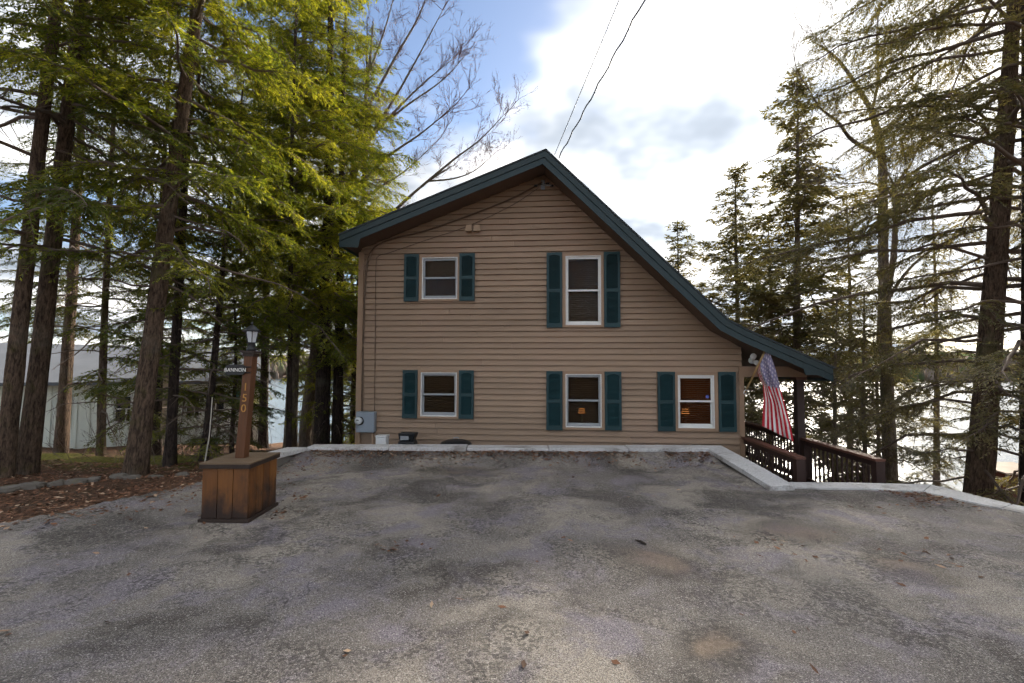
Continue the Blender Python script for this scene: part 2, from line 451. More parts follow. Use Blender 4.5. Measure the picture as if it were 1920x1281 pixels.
# ------------------------------------------------------------------ mesh helpers
def fast_mesh(name, verts, faces):
    """verts (N,3) array, faces (F,4) or (F,3) int array"""
    me = bpy.data.meshes.new(name)
    verts = np.asarray(verts, dtype=np.float32); faces = np.asarray(faces, dtype=np.int32)
    k = faces.shape[1]
    me.vertices.add(len(verts)); me.vertices.foreach_set('co', verts.ravel())
    me.loops.add(faces.size); me.loops.foreach_set('vertex_index', faces.ravel())
    me.polygons.add(len(faces))
    me.polygons.foreach_set('loop_start', np.arange(0, faces.size, k, dtype=np.int32))
    me.polygons.foreach_set('loop_total', np.full(len(faces), k, dtype=np.int32))
    me.update(calc_edges=True)
    return me

def link_mesh(name, me, mat, parent=None, smooth=False):
    if mat is not None and len(me.materials) == 0: me.materials.append(MATS[mat])
    if smooth: me.polygons.foreach_set('use_smooth', [True]*len(me.polygons))
    o = bpy.data.objects.new(name, me); COL.objects.link(o)
    if parent is not None: o.parent = parent
    return o

class MB:
    def __init__(self): self.v = []; self.f = []
    def hexa(self, pts):
        """8 points: bottom ring 4 (ccw from above), top ring 4"""
        b = len(self.v); self.v += [tuple(map(float, p)) for p in pts]
        for f in ((3, 2, 1, 0), (4, 5, 6, 7), (0, 1, 5, 4), (1, 2, 6, 5), (2, 3, 7, 6), (3, 0, 4, 7)):
            self.f.append(tuple(b+i for i in f))
    def box(self, x0, x1, y0, y1, z0, z1):
        self.hexa([(x0, y0, z0), (x1, y0, z0), (x1, y1, z0), (x0, y1, z0), (x0, y0, z1), (x1, y0, z1), (x1, y1, z1), (x0, y1, z1)])
        return self
    def beam(self, a, b, w, h, up=(0, 0, 1)):
        a = Vector(a); b = Vector(b); d = (b-a).normalized(); u = Vector(up)
        s = d.cross(u).normalized()*(w/2); u2 = s.cross(d).normalized()*(h/2)
        self.hexa([a-s-u2, b-s-u2, b+s-u2, a+s-u2, a-s+u2, b-s+u2, b+s+u2, a+s+u2][0:8])
        return self
    def prism(self, poly, y0, y1):
        """poly in (x,z), extruded along y"""
        n = len(poly); b = len(self.v)
        self.v += [(p[0], y0, p[1]) for p in poly]+[(p[0], y1, p[1]) for p in poly]
        self.f.append(tuple(range(b, b+n))); self.f.append(tuple(range(b+2*n-1, b+n-1, -1)))
        for i in range(n):
            j = (i+1) % n; self.f.append((b+i, b+n+i, b+n+j, b+j))
        return self
    def prismz(self, poly, z0, z1):
        n = len(poly); b = len(self.v)
        zz0 = z0 if hasattr(z0, '__len__') else [z0]*n; zz1 = z1 if hasattr(z1, '__len__') else [z1]*n
        self.v += [(p[0], p[1], zz0[i]) for i, p in enumerate(poly)]+[(p[0], p[1], zz1[i]) for i, p in enumerate(poly)]
        self.f.append(tuple(range(b+n-1, b-1, -1))); self.f.append(tuple(range(b+n, b+2*n)))
        for i in range(n):
            j = (i+1) % n; self.f.append((b+i, b+j, b+n+j, b+n+i))
        return self
    def lathe(self, prof, c=(0, 0, 0), n=16, axis='z', caps=True):
        b = len(self.v)
        for r, h in prof:
            for i in range(n):
                a = 2*math.pi*i/n; x, y = r*math.cos(a), r*math.sin(a)
                p = (x, y, h) if axis == 'z' else ((x, h, y) if axis == 'y' else (h, x, y))
                self.v.append((p[0]+c[0], p[1]+c[1], p[2]+c[2]))
        for k in range(len(prof)-1):
            for i in range(n):
                j = (i+1) % n
                self.f.append((b+k*n+i, b+k*n+j, b+(k+1)*n+j, b+(k+1)*n+i))
        if caps:
            self.f.append(tuple(b+i for i in range(n-1, -1, -1)))
            self.f.append(tuple(b+(len(prof)-1)*n+i for i in range(n)))
        return self
    def tube(self, pts, rad, n=8):
        pts = np.asarray(pts, float); S = len(pts)
        rad = np.full(S, rad) if np.isscalar(rad) else np.asarray(rad)
        v, f = tubes(pts[None], rad[None], n)
        b = len(self.v); self.v += [tuple(x) for x in v]; self.f += [tuple(int(i)+b for i in q) for q in f]
        self.f.append(tuple(b+i for i in range(n-1, -1, -1))); self.f.append(tuple(b+(S-1)*n+i for i in range(n)))
        return self
    def build(self, name, mat, parent=None, smooth=False, bevel=0.0):
        me = bpy.data.meshes.new(name); me.from_pydata(self.v, [], self.f); me.update()
        o = link_mesh(name, me, mat, parent, smooth)
        if bevel:
            md = o.modifiers.new('bevel', 'BEVEL'); md.width = bevel; md.segments = 2; md.limit_method = 'ANGLE'
        return o

def tubes(P, Rr, n):
    """batch of tubes: P (B,S,3), Rr (B,S) -> verts, quads"""
    B, S, _ = P.shape
    T = np.gradient(P, axis=1); T /= (np.linalg.norm(T, axis=2, keepdims=True)+1e-9)
    mean = P[:, -1]-P[:, 0]; mean /= (np.linalg.norm(mean, axis=1, keepdims=True)+1e-9)
    ref = np.where(np.abs(mean[:, 2:3]) > 0.8, np.array([[1.0, 0, 0]]), np.array([[0, 0, 1.0]]))
    A = np.cross(T, ref[:, None, :]); A /= (np.linalg.norm(A, axis=2, keepdims=True)+1e-9)
    Bn = np.cross(T, A)
    ang = np.arange(n)*2*np.pi/n
    V = P[:, :, None, :] + Rr[:, :, None, None]*(A[:, :, None, :]*np.cos(ang)[None, None, :, None] + Bn[:, :, None, :]*np.sin(ang)[None, None, :, None])
    idx = np.arange(B*S*n).reshape(B, S, n)
    q = np.stack([idx[:, :-1, :], np.roll(idx[:, :-1, :], -1, axis=2), np.roll(idx[:, 1:, :], -1, axis=2), idx[:, 1:, :]], axis=-1)
    return V.reshape(-1, 3), q.reshape(-1, 4)

def thing(name, label, cat, loc=(0, 0, 0), rz=0.0, group=None):
    o = bpy.data.objects.new(name, None); COL.objects.link(o)
    o.location = loc; o.rotation_euler = (0, 0, rz); o.empty_display_size = 0.2
    o['label'] = label; o['category'] = cat
    if group: o['group'] = group
    return o
def tag(o, label, cat, group=None):
    o['label'] = label; o['category'] = cat
    if group: o['group'] = group
    return o
def struct(o): o['kind'] = 'structure'; return o
def stuff(o, label=None, cat=None):
    o['kind'] = 'stuff'
    if label: o['label'] = label
    if cat: o['category'] = cat
    return o
def text_mesh(name, txt, size, mat, parent, mtx, ext=0.003, spacing=1.0):
    cu = bpy.data.curves.new(name, 'FONT'); cu.body = txt; cu.size = size; cu.extrude = ext
    cu.align_x = 'CENTER'; cu.align_y = 'CENTER'; cu.space_character = spacing
    tmp = bpy.data.objects.new(name+'_tmp', cu); COL.objects.link(tmp)
    dg = bpy.context.evaluated_depsgraph_get()
    me = bpy.data.meshes.new_from_object(tmp.evaluated_get(dg))
    bpy.data.objects.remove(tmp); bpy.data.curves.remove(cu)
    me.materials.clear(); me.transform(mtx)
    return link_mesh(name, me, mat, parent)

def smooth01(x, a, b):
    t = np.clip((x-a)/(b-a), 0, 1); return t*t*(3-2*t)
# ---- cheap value noise for geometry
_rs = np.random.RandomState(5); _tab = _rs.rand(256, 256)
def vnoise(x, y):
    x = np.asarray(x, float); y = np.asarray(y, float)
    xi = np.floor(x).astype(int); yi = np.floor(y).astype(int); fx = x-xi; fy = y-yi
    fx = fx*fx*(3-2*fx); fy = fy*fy*(3-2*fy)
    def t(a, b): return _tab[a & 255, b & 255]
    return (t(xi, yi)*(1-fx)+t(xi+1, yi)*fx)*(1-fy)+(t(xi, yi+1)*(1-fx)+t(xi+1, yi+1)*fx)*fy

# ------------------------------------------------------------------ the ground
LAKE = -5.0
def ground_z(x, y):
    x = np.asarray(x, float); y = np.asarray(y, float)
    left = -0.06 - 0.115*np.clip(y-6.9, 0, 11.5) - 0.21*np.clip(y-18.4, 0, 40)
    cent = np.where(y > 8.45, -0.65-0.19*np.clip(y-8.45, 0, 60), -0.05)
    ypr = 6.55-0.0*x
    rightd = np.maximum(y-6.62, (x-5.75)*1.0+np.clip((y-5.5)*0.3, -0.6, 0.3))
    right = np.where(rightd > 0.0, -0.75-0.30*np.clip(rightd, 0, 60), -0.05)
    w1 = smooth01(x, -5.6, -3.7); z = left*(1-w1)+cent*w1
    w2 = (x > 3.45).astype(float); z = z*(1-w2)+right*w2
    away = np.clip(np.maximum(y-7.0, np.abs(x)-7.5), 0, 1)
    z = z + (vnoise(x*0.9+40, y*0.9+9)-0.5)*0.22*away + (vnoise(x*2.6, y*2.6)-0.5)*0.07*np.clip(away*2, 0.25, 1)*(z < -0.055)
    back = (y < 6.0) & (np.abs(x) < 30)
    z = np.where((y < 4.4) & (x < -5.0), np.maximum(z, -0.06+0.0*x), z)
    z = np.maximum(z, -6.2)
    return z
def gz(x, y): return float(ground_z(np.array([x]), np.array([y]))[0])

def axis_pts(segs):
    out = []
    for a, b, n in segs: out += list(np.linspace(a, b, n, endpoint=False))
    out.append(segs[-1][1]); return np.array(out)
gx = axis_pts([(-600, -60, 10), (-60, -16, 22), (-16, 12, 187), (12, 60, 24), (60, 600, 10)])
gy = axis_pts([(-400, -20, 8), (-20, 3, 23), (3, 14, 92), (14, 40, 52), (40, 70, 10)])
XX, YY = np.meshgrid(gx, gy)
ZZ = ground_z(XX, YY)
nx, ny = len(gx), len(gy)
idx = np.arange(nx*ny).reshape(ny, nx)
quads = np.stack([idx[:-1, :-1], idx[:-1, 1:], idx[1:, 1:], idx[1:, :-1]], -1).reshape(-1, 4)
o = link_mesh('ground', fast_mesh('ground', np.stack([XX, YY, ZZ], -1).reshape(-1, 3), quads), 'forest_floor', smooth=True)
struct(o)

# lake
mb = MB(); mb.v = [(-1500, 14, LAKE), (1500, 14, LAKE), (1500, 1200, LAKE), (-1500, 1200, LAKE)]; mb.f = [(0, 1, 2, 3)]
struct(mb.build('lake_water', 'water'))

# far shore: rising wooded bank beyond the lake
fx = np.linspace(-900, 900, 181); fy = np.array([0, 6, 20, 60, 140, 260, 400.0])
def far_h(x, d): return -0.6 + np.minimum(d, 300)*0.075*(0.55+0.9*vnoise(x*0.006+3, d*0.01+7)) + 2.0*(vnoise(x*0.05, d*0.05)-0.5)*(d > 10)
FX, FD = np.meshgrid(fx, fy)
FYY = 235+FD + 30*(vnoise(FX*0.006, FX*0+1.5)-0.5) - 0.00006*FX**2*0
FZ = LAKE + far_h(FX, FD); FZ[0] = LAKE-1.5
idx = np.arange(FX.size).reshape(FX.shape)
quads = np.stack([idx[:-1, :-1], idx[:-1, 1:], idx[1:, 1:], idx[1:, :-1]], -1).reshape(-1, 4)
struct(link_mesh('far_hill', fast_mesh('far_hill', np.stack([FX, FYY, FZ], -1).reshape(-1, 3), quads), 'far_woods', smooth=True))
rng = np.random.RandomState(2)
N = 5200
tx = rng.uniform(-520, 520, N); td = rng.uniform(3, 130, N)**1.0
ty = 235+td+30*(vnoise(tx*0.006, tx*0+1.5)-0.5); tz = LAKE+far_h(tx, td)
hh = rng.uniform(3.5, 8.5, N); rr = hh*rng.uniform(0.16, 0.32, N)
vv = []; ff = []
ang = np.arange(6)*np.pi/3
prof = [(0.35, 0.0), (1.0, 0.32), (0.75, 0.65), (0.08, 1.0)]
for k, (pr, ph) in enumerate(prof):
    j = rng.uniform(0.7, 1.3, (N, 6))
    vv.append(np.stack([tx[:, None]+rr[:, None]*pr*j*np.cos(ang), ty[:, None]+rr[:, None]*pr*j*np.sin(ang), tz[:, None]-0.3+(hh*ph)[:, None]+0*ang], -1))
V = np.stack(vv, 1)
idx = np.arange(N*4*6).reshape(N, 4, 6)
q = np.stack([idx[:, :-1], np.roll(idx[:, :-1], -1, 2), np.roll(idx[:, 1:], -1, 2), idx[:, 1:]], -1).reshape(-1, 4)
stuff(link_mesh('far_shore_woods', fast_mesh('far_shore_woods', V.reshape(-1, 3), q), 'far_woods'),
      'hazy brown woods along the far shore of the lake', 'woods')

# ------------------------------------------------------------------ driveway
def drive_inside(x, y):
    e = 0.22*(vnoise(x*2.1+3, y*2.1)-0.5)+0.10*(vnoise(x*7, y*7)-0.5)
    lft = np.interp(y, [-6, 2.0, 3.6, 4.7, 5.6, 6.6, 7.1, 8.3], [-16, -12, -7.4, -5.0, -4.55, -4.1, -3.75, -3.45])
    ok = (x > lft+e) & (y > -6)
    top = np.where(x < 3.30, 8.14, 6.33)
    ok &= y < top
    # right edge runs back along the kerb slabs towards the road
    rgt = np.interp(y, [-6, 3.0, 5.2, 6.1, 6.4], [8.2, 6.35, 5.60, 5.22, 5.1])
    ok &= x < np.where(y > 6.0, np.maximum(rgt, 5.25), rgt)+0.03
    return ok
def drive_z(x, y):
    lip = 0.15*smooth01(y, 7.45, 8.08)*(x < 3.4)
    sag = 0.018*(vnoise(x*0.8, y*0.8)-0.5)+0.006*(vnoise(x*5, y*5)-0.5)
    rr = 0.12*smooth01(x, 2.2, 3.25)*smooth01(y, 5.9, 8.0)*0.3
    return np.maximum(lip, rr)+sag-0.02*smooth01(x, 3.2, 4.2)
c = 0.075
dx = np.arange(-14, 8.6, c); dy = np.arange(-6, 8.2, c)
DX, DY = np.meshgrid(dx, dy)
cxm = DX[:-1, :-1]+c/2; cym = DY[:-1, :-1]+c/2
msk = drive_inside(cxm, cym)
idx = np.arange(DX.size).reshape(DX.shape)
quads = np.stack([idx[:-1, :-1], idx[:-1, 1:], idx[1:, 1:], idx[1:, :-1]], -1)[msk]
DZ = drive_z(DX, DY)
used = np.unique(quads); rem = np.full(DX.size, -1); rem[used] = np.arange(len(used))
o = link_mesh('driveway', fast_mesh('driveway', np.stack([DX, DY, DZ], -1).reshape(-1, 3)[used], rem[quads]), 'asphalt', smooth=True)
struct(o)

# ------------------------------------------------------------------ retaining wall with cap slabs
wall = thing('retaining_wall', 'low retaining wall capped with pale concrete slabs at the end of the driveway', 'wall', (0, 8.2, 0))
def wbuild(mb, name, mat, bevel=0.0):
    o = mb.build(name, mat, wall, bevel=bevel); o.location = (0, -8.2, 0); return o
core = MB()
core.box(-3.45, 3.55, 8.16, 8.36, -1.6, 0.135)
core.box(3.36, 3.56, 6.40, 8.155, -1.6, 0.03)
core.hexa([(-3.92, 7.0, -1.2), (-3.72, 7.0, -1.2), (-3.46, 8.155, -1.2), (-3.66, 8.155, -1.2), (-3.92, 7.0, 0.13), (-3.72, 7.0, 0.13), (-3.46, 8.155, 0.13), (-3.66, 8.155, 0.13)])
core.box(3.565, 5.3, 6.40, 6.56, -1.6, -0.075)
core.hexa([(5.36, 6.28, -1.6), (5.5, 6.3, -1.6), (6.5, 3.2, -1.6), (6.36, 3.2, -1.6), (5.36, 6.28, -0.08), (5.5, 6.3, -0.08), (6.5, 3.2, -0.08), (6.36, 3.2, -0.08)])
wbuild(core, 'core', 'wall_concrete')
rnd = random.Random(3)
def slab(poly, zt, th=0.065):
    m = MB(); z1 = zt if hasattr(zt, '__len__') else [zt]*4
    m.prismz(poly, [z-th for z in z1], list(z1)); wbuild(m, 'cap_slab', 'concrete', 0.006)
xs = [-3.42, -2.05, -0.75, 0.62, 1.95, 3.285]
for a, b in zip(xs[:-1], xs[1:]):
    t = 0.205+rnd.uniform(-0.008, 0.008)
    slab([(a+0.006, 8.06+rnd.uniform(-.008, .008)), (b-0.006, 8.06+rnd.uniform(-.008, .008)), (b-0.006, 8.40), (a+0.006, 8.40)], t)
# right return, sloping down towards the viewer
slab([(3.29, 7.17), (3.63, 7.17), (3.63, 8.40), (3.29, 8.40)], [0.125, 0.125, 0.205, 0.205])
slab([(3.27, 6.16), (3.61, 6.20), (3.63, 7.16), (3.29, 7.16)], [0.055, 0.055, 0.124, 0.124])
# left return
slab([(-3.98, 6.98), (-3.66, 6.93), (-3.40, 8.05), (-3.72, 8.05)], [0.20, 0.20, 0.205, 0.205])
# right kerb slabs, flush with the drive, then turning towards the viewer
slab([(3.64, 6.31), (4.55, 6.30), (4.55, 6.62), (3.64, 6.62)], 0.0)
slab([(4.56, 6.30), (5.20, 6.16), (5.62, 6.52), (4.56, 6.62)], 0.0)
slab([(5.205, 6.155), (5.46, 5.45), (5.76, 5.62), (5.625, 6.515)], [-0.002]*4)
slab([(5.465, 5.44), (5.95, 4.2), (6.25, 4.35), (5.765, 5.61)], [-0.004]*4)
slab([(5.955, 4.19), (6.4, 3.0), (6.7, 3.1), (6.255, 4.34)], [-0.004]*4)

# ------------------------------------------------------------------ the house
house = thing('house', 'two-storey brown clapboard house with asymmetric gable and dark teal trim', 'house', tuple(HO), -PSI)
YF = -0.68                                  # front plane of the rake overhang
top = [W(*p, YF) for p in ((638, 441), (1023, 283), (1364, 601), (1400, 620), (1560, 690))]
def offset_poly(pl, d):
    out = []
    pl = [np.array(p) for p in pl]
    nrm = []
    for a, b in zip(pl[:-1], pl[1:]):
        t = (b-a)/np.linalg.norm(b-a); nrm.append(np.array([t[1], -t[0]]))   # downwards
    for i, p in enumerate(pl):
        if i == 0: q = p + nrm[0]*d
        elif i == len(pl)-1: q = p + nrm[-1]*d
        else:
            n = nrm[i-1]+nrm[i]; n /= np.linalg.norm(n); q = p + n*d/np.dot(n, nrm[i])
        out.append(tuple(q))
    return out
TH1, TH2 = 0.105, 0.215
o0 = top; o1 = offset_poly(top, TH1); o2 = offset_poly(top, TH2); osf = offset_poly(top, 0.165)
# ends cut plumb
def plumb(pl, x0, x1):
    pl = [list(p) for p in pl]
    a, b = pl[0], pl[1]; k = (b[1]-a[1])/(b[0]-a[0]); pl[0] = [x0, a[1]+k*(x0-a[0])]
    a, b = pl[-1], pl[-2]; k = (b[1]-a[1])/(b[0]-a[0]); pl[-1] = [x1, a[1]+k*(x1-a[0])]
    return [tuple(p) for p in pl]
XL, XR = top[0][0], top[-1][0]
o1 = plumb(o1, XL, XR); o2 = plumb(o2, XL, XR); osf = plumb(osf, XL, XR)
BACK = 7.5
def strip(upper, lower, y0, y1, name, mat, parent):
    m = MB()
    for i in range(len(upper)-1):
        m.prism([lower[i], lower[i+1], upper[i+1], upper[i]], y0, y1)
    return m.build(name, mat, parent)
oT = offset_poly(top, -0.028); oT = plumb(oT, XL-0.03, XR+0.03)
roof = strip(oT, plumb(top, XL-0.03, XR+0.03), YF-0.035, BACK, 'roof', 'shingle', house)
strip(plumb(offset_poly(top, 0.002), XL, XR), osf, YF+0.022, BACK-0.02, 'soffit', 'soffit', roof)
names = ('left', 'right')
u1 = plumb(offset_poly(top, 0.003), XL, XR)
for lo, hi in ((0, 2), (1, 5)):
    strip(u1[lo:hi], o1[lo:hi], YF-0.02, YF+0.02, 'upper_fascia_board', 'fascia', roof)
    lw = list(o2[lo:hi]); up = list(plumb(offset_poly(top, TH1+0.002), XL, XR)[lo:hi])
    strip(up, lw, YF, YF+0.02, 'lower_fascia_board', 'fascia_low', roof)
# boxed eave ends: triangular returns
sR, zR = W(1510, 703, YF); m = MB()
m.prism([(sR, zR), (XR-0.002, zR), (XR-0.002, o1[-1][1]), (sR-0.05, np.interp(sR-0.05, [p[0] for p in o1], [p[1] for p in o1]))], YF-0.004, YF+0.018)
m.build('eave_return', 'fascia_low', roof)
sLw, _ = W(676, 480)
m = MB(); m.prism([(XL+0.002, o2[0][1]-0.0), (XL+0.36, o2[0][1]-0.02), (XL+0.40, np.interp(XL+0.40, [p[0] for p in o2], [p[1] for p in o2])), (XL+0.002, o1[0][1])], YF-0.003, YF+0.019)
m.build('eave_return', 'fascia_low', roof)
# eave fascias and gutters along the sides
MB().box(XL-0.02, XL-0.001, YF, BACK, o2[0][1], top[0][1]-0.005).build('eave_fascia', 'fascia', roof)
MB().box(XR+0.001, XR+0.02, YF, BACK, o2[-1][1], top[-1][1]-0.005).build('eave_fascia', 'fascia', roof)

# walls
SL, _ = W(674, 600); SR, _ = W(1391, 740)
ZB = -2.4
EXPO = 10.72/FPX*9.6
wallp = bpy.data.objects.new('wall', None); COL.objects.link(wallp); wallp.parent = house
sx = [p[0] for p in osf]; sz = [p[1] for p in osf]
pk = (sx[1], sz[1])
def xl(z): return max(SL, float(np.interp(z, [sz[0], sz[1]], [sx[0], sx[1]])))
def xr(z):
    zr = sz[1:][::-1]; xr_ = sx[1:][::-1]
    return min(SR, float(np.interp(z, zr, xr_)))
# windows: pixel rectangles (casing, frame, glass top/bottom split, shutters)
WIN = {
 'ul': dict(cas=(787, 478, 862, 565), fr=(792, 483, 859, 562), mid=521.5, sh=[(759.5, 478, 786.5, 566), (862.5, 476.5, 891, 565)], mat='vinyl_grey', blind='blind_dark', label='small upper window'),
 'll': dict(cas=(784.5, 694, 861, 784), fr=(789.5, 698, 857.5, 781), mid=739.5, sh=[(756.5, 694, 784, 784), (861.5, 694.5, 889, 785)], mat='vinyl_grey', blind='blind_dark', label=''),
 'um': dict(cas=(1054.5, 475.5, 1131.5, 614), fr=(1060, 480, 1127, 610.5), mid=545, sh=[(1025, 475, 1054, 615), (1132, 473.5, 1162, 614.5)], mat='vinyl_white', blind='blind_dark', label=''),
 'lm': dict(cas=(1055, 696, 1133, 805), fr=(1060, 701, 1128, 801.5), mid=751, sh=[(1024.5, 696, 1054.5, 806), (1133.5, 697, 1164.5, 806.5)], mat='vinyl_grey', blind='blind_dark', label=''),
 'lr': dict(cas=(1265, 697, 1345, 808), fr=(1269.5, 703, 1338.5, 803), mid=752.5, sh=[(1232, 697, 1264.5, 808), (1345.5, 697.5, 1378, 809)], mat='vinyl_white', blind='blind_wood_lit', label=''),
}
def rect(px):  # pixel rect -> s0,s1,z0,z1 on wall
    a = W(px[0], (px[1]+px[3])/2); b = W(px[2], (px[1]+px[3])/2); xm = (px[0]+px[2])/2
    t = W(xm, px[1]); bt = W(xm, px[3])
    return a[0], b[0], bt[1], t[1]
holes = []
for k, w in WIN.items():
    w['C'] = rect(w['cas']); w['F'] = rect(w['fr']); holes.append(w['F'])

def board(s0b, s1b, s0t, s1t, z0, z1, zb, zt):
    """wedge clapboard piece; zb/zt are the full board's limits"""
    def th(z): k = (z-zb)/(zt-zb); return -0.040*(1-k)-0.004*k
    y0, y1 = th(z0), th(z1); yb = 0.012
    m = MB()
    zg = min(z1, zt-0.012)                       # open shadow gap under the board above
    if zg <= z0: zg = z1
    k = (zg-z0)/(z1-z0); a_, b_ = s0b+(s0t-s0b)*k, s1b+(s1t-s1b)*k; yg = th(zg)
    m.hexa([(s0b, y0, z0), (s1b, y0, z0), (s1b, yb, z0), (s0b, yb, z0), (a_, yg, zg), (b_, yg, zg), (b_, yb, zg), (a_, yb, zg)])
    if zg < z1: m.hexa([(a_, 0.002, zg), (b_, 0.002, zg), (b_, yb, zg), (a_, yb, zg), (s0t, 0.002, z1), (s1t, 0.002, z1), (s1t, yb, z1), (s0t, yb, z1)])
    m.build('clapboard', 'siding', wallp)
z = ZB
rows = 0
z_line = W(960, 815)[1]
z = z_line - math.ceil((z_line+1.3)/EXPO)*EXPO
jr = random.Random(8)
while z < pk[1]-0.03:
    zb, zt = z, z+EXPO
    zt_full = zt
    if zt > pk[1]: zt = pk[1]-0.004
    cuts = [h for h in holes if h[2] < zt-0.001 and h[3] > zb+0.001]
    cuts.sort()
    L0, L1, R0, R1 = xl(zb), xl(zt), xr(zb), xr(zt)
    if R1-L1 < 0.02: R1 = L1+0.02
    edges = []
    cur = None
    segs = []
    curb, curt = L0, L1
    for h in cuts:
        segs.append((curb, h[0], curt, h[0], zb, zt))
        if h[2] > zb+0.004: segs.append((h[0], h[1], h[0], h[1], zb, min(h[2], zt)))
        if h[3] < zt-0.004: segs.append((h[0], h[1], h[0], h[1], max(h[3], zb), zt))
        curb = curt = h[1]
    segs.append((curb, R0, curt, R1, zb, zt))
    for s in segs:
        # a butt joint now and then in long runs
        if s[1]-s[0] > 3.5 and s[4] == zb and s[5] == zt:
            jx = jr.uniform(s[0]+1.2, s[1]-1.2)
            board(s[0], jx-0.002, s[2], jx-0.002, s[4], s[5], zb, zt_full+0.0); board(jx+0.002, s[1], jx+0.002, s[3], s[4], s[5], zb, zt_full)
        else:
            board(s[0], s[1], s[2], s[3], s[4], s[5], zb, zt_full)
    z += EXPO; rows += 1
# side walls, back wall, floors (close the rooms)
zsl = sz[0]+0.15
MB().box(SL, SL+0.1, 0.014, BACK-0.4, ZB, float(np.interp(SL, sx, sz))-0.01).build('side_wall', 'siding', wallp)
MB().box(SR-0.1, SR, 0.014, BACK-0.4, ZB, float(np.interp(SR, sx, sz))-0.01).build('side_wall', 'siding', wallp)
MB().prism([(SL+0.1, ZB), (SR-0.1, ZB), (SR-0.1, float(np.interp(SR-0.1, sx, sz))-0.02), (sx[2], sz[2]-0.02), (sx[1], sz[1]-0.02), (SL+0.1, float(np.interp(SL+0.1, sx, sz))-0.02)], 3.5, 3.6).build('room_partition', 'room', wallp)
MB().box(SL+0.1, SR-0.1, 0.014, 3.5, 1.35, 1.5).build('upper_floor', 'room', wallp)
MB().box(SL+0.1, SR-0.1, 0.014, 3.5, -0.75, -0.6).build('lower_floor', 'room', wallp)
MB().box(SL, SR, 0.02, 0.1, ZB, -1.2).build('foundation', 'wall_concrete', wallp)
# corner boards
ztl = float(np.interp(SL, sx, sz))
MB().box(SL-0.025, SL+0.085, -0.046, 0.09, ZB, ztl-0.06).build('corner_board', 'trim', wallp)
zh = W(1391, 690)[1]
MB().box(SR-0.06, SR+0.025, -0.046, 0.09, ZB, zh-0.003).build('corner_board', 'trim', wallp)

def frame(m, s0, s1, z0, z1, w, y0, y1, wb=None, wt=None):
    wb = w if wb is None else wb; wt = w if wt is None else wt
    m.box(s0, s0+w, y0, y1, z0, z1); m.box(s1-w, s1, y0, y1, z0, z1)
    m.box(s0+w, s1-w, y0, y1, z0, z0+wb); m.box(s0+w, s1-w, y0, y1, z1-wt, z1)
def window(w, label):
    C, F = w['C'], w['F']
    win = bpy.data.objects.new('window', None); COL.objects.link(win); win.parent = house
    win['label'] = label
    m = MB()
    m.box(C[0], F[0]+0.004, -0.058, 0.0, C[2], C[3]); m.box(F[1]-0.004, C[1], -0.058, 0.0, C[2], C[3])
    m.box(F[0]+0.004, F[1]-0.004, -0.058, 0.0, F[3]-0.004, C[3]); m.box(F[0]+0.004, F[1]-0.004, -0.064, 0.0, C[2]-0.004, F[2]+0.004)
    m.build('casing', 'trim', win)
    m = MB(); frame(m, F[0]+0.004, F[1]-0.004, F[2]+0.004, F[3]-0.004, 0.018, -0.052, 0.05)
    m.build('window_frame', 'vinyl_white', win)
    zm = W((w['fr'][0]+w['fr'][2])/2, w['mid'])[1]
    s0, s1, z0, z1 = F[0]+0.022, F[1]-0.022, F[2]+0.022, F[3]-0.022
    m = MB(); frame(m, s0+0.001, s1-0.001, zm-0.018, z1, 0.036, -0.020, 0.012, wb=0.036, wt=0.045); m.build('upper_sash', w['mat'], win)
    m = MB(); frame(m, s0+0.001, s1-0.001, z0, zm+0.014, 0.036, 0.014, 0.036, wb=0.062, wt=0.03); m.build('lower_sash', w['mat'], win)
    MB().box(s0+0.035, s1-0.035, -0.002, 0.002, zm+0.016, z1-0.043).build('pane', 'glass', win)
    MB().box(s0+0.035, s1-0.035, 0.023, 0.027, z0+0.06, zm-0.014).build('pane', 'glass', win)
    m = MB(); zz = z0+0.03; p = 0.040; a = R(-44); hw = 0.0225
    while zz < z1-0.06:
        dy, dz = hw*math.cos(a), hw*math.sin(a); y = 0.085
        m.hexa([(s0+0.01, y-dy, zz-dz), (s1-0.01, y-dy, zz-dz), (s1-0.01, y+dy, zz+dz), (s0+0.01, y+dy, zz+dz),
                (s0+0.01, y-dy, zz-dz+0.003), (s1-0.01, y-dy, zz-dz+0.003), (s1-0.01, y+dy, zz+dz+0.003), (s0+0.01, y+dy, zz+dz+0.003)])
        zz += p
    m.box(s0+0.01, s1-0.01, 0.06, 0.11, z1-0.055, z1)
    for q in (0.2, 0.8):
        xx = s0+(s1-s0)*q; m.box(xx-0.0015, xx+0.0015, 0.055, 0.057, z0+0.03, z1-0.03)
    bl = m.build('blind', w['blind'], win); bl['kind'] = 'stuff'
    return win
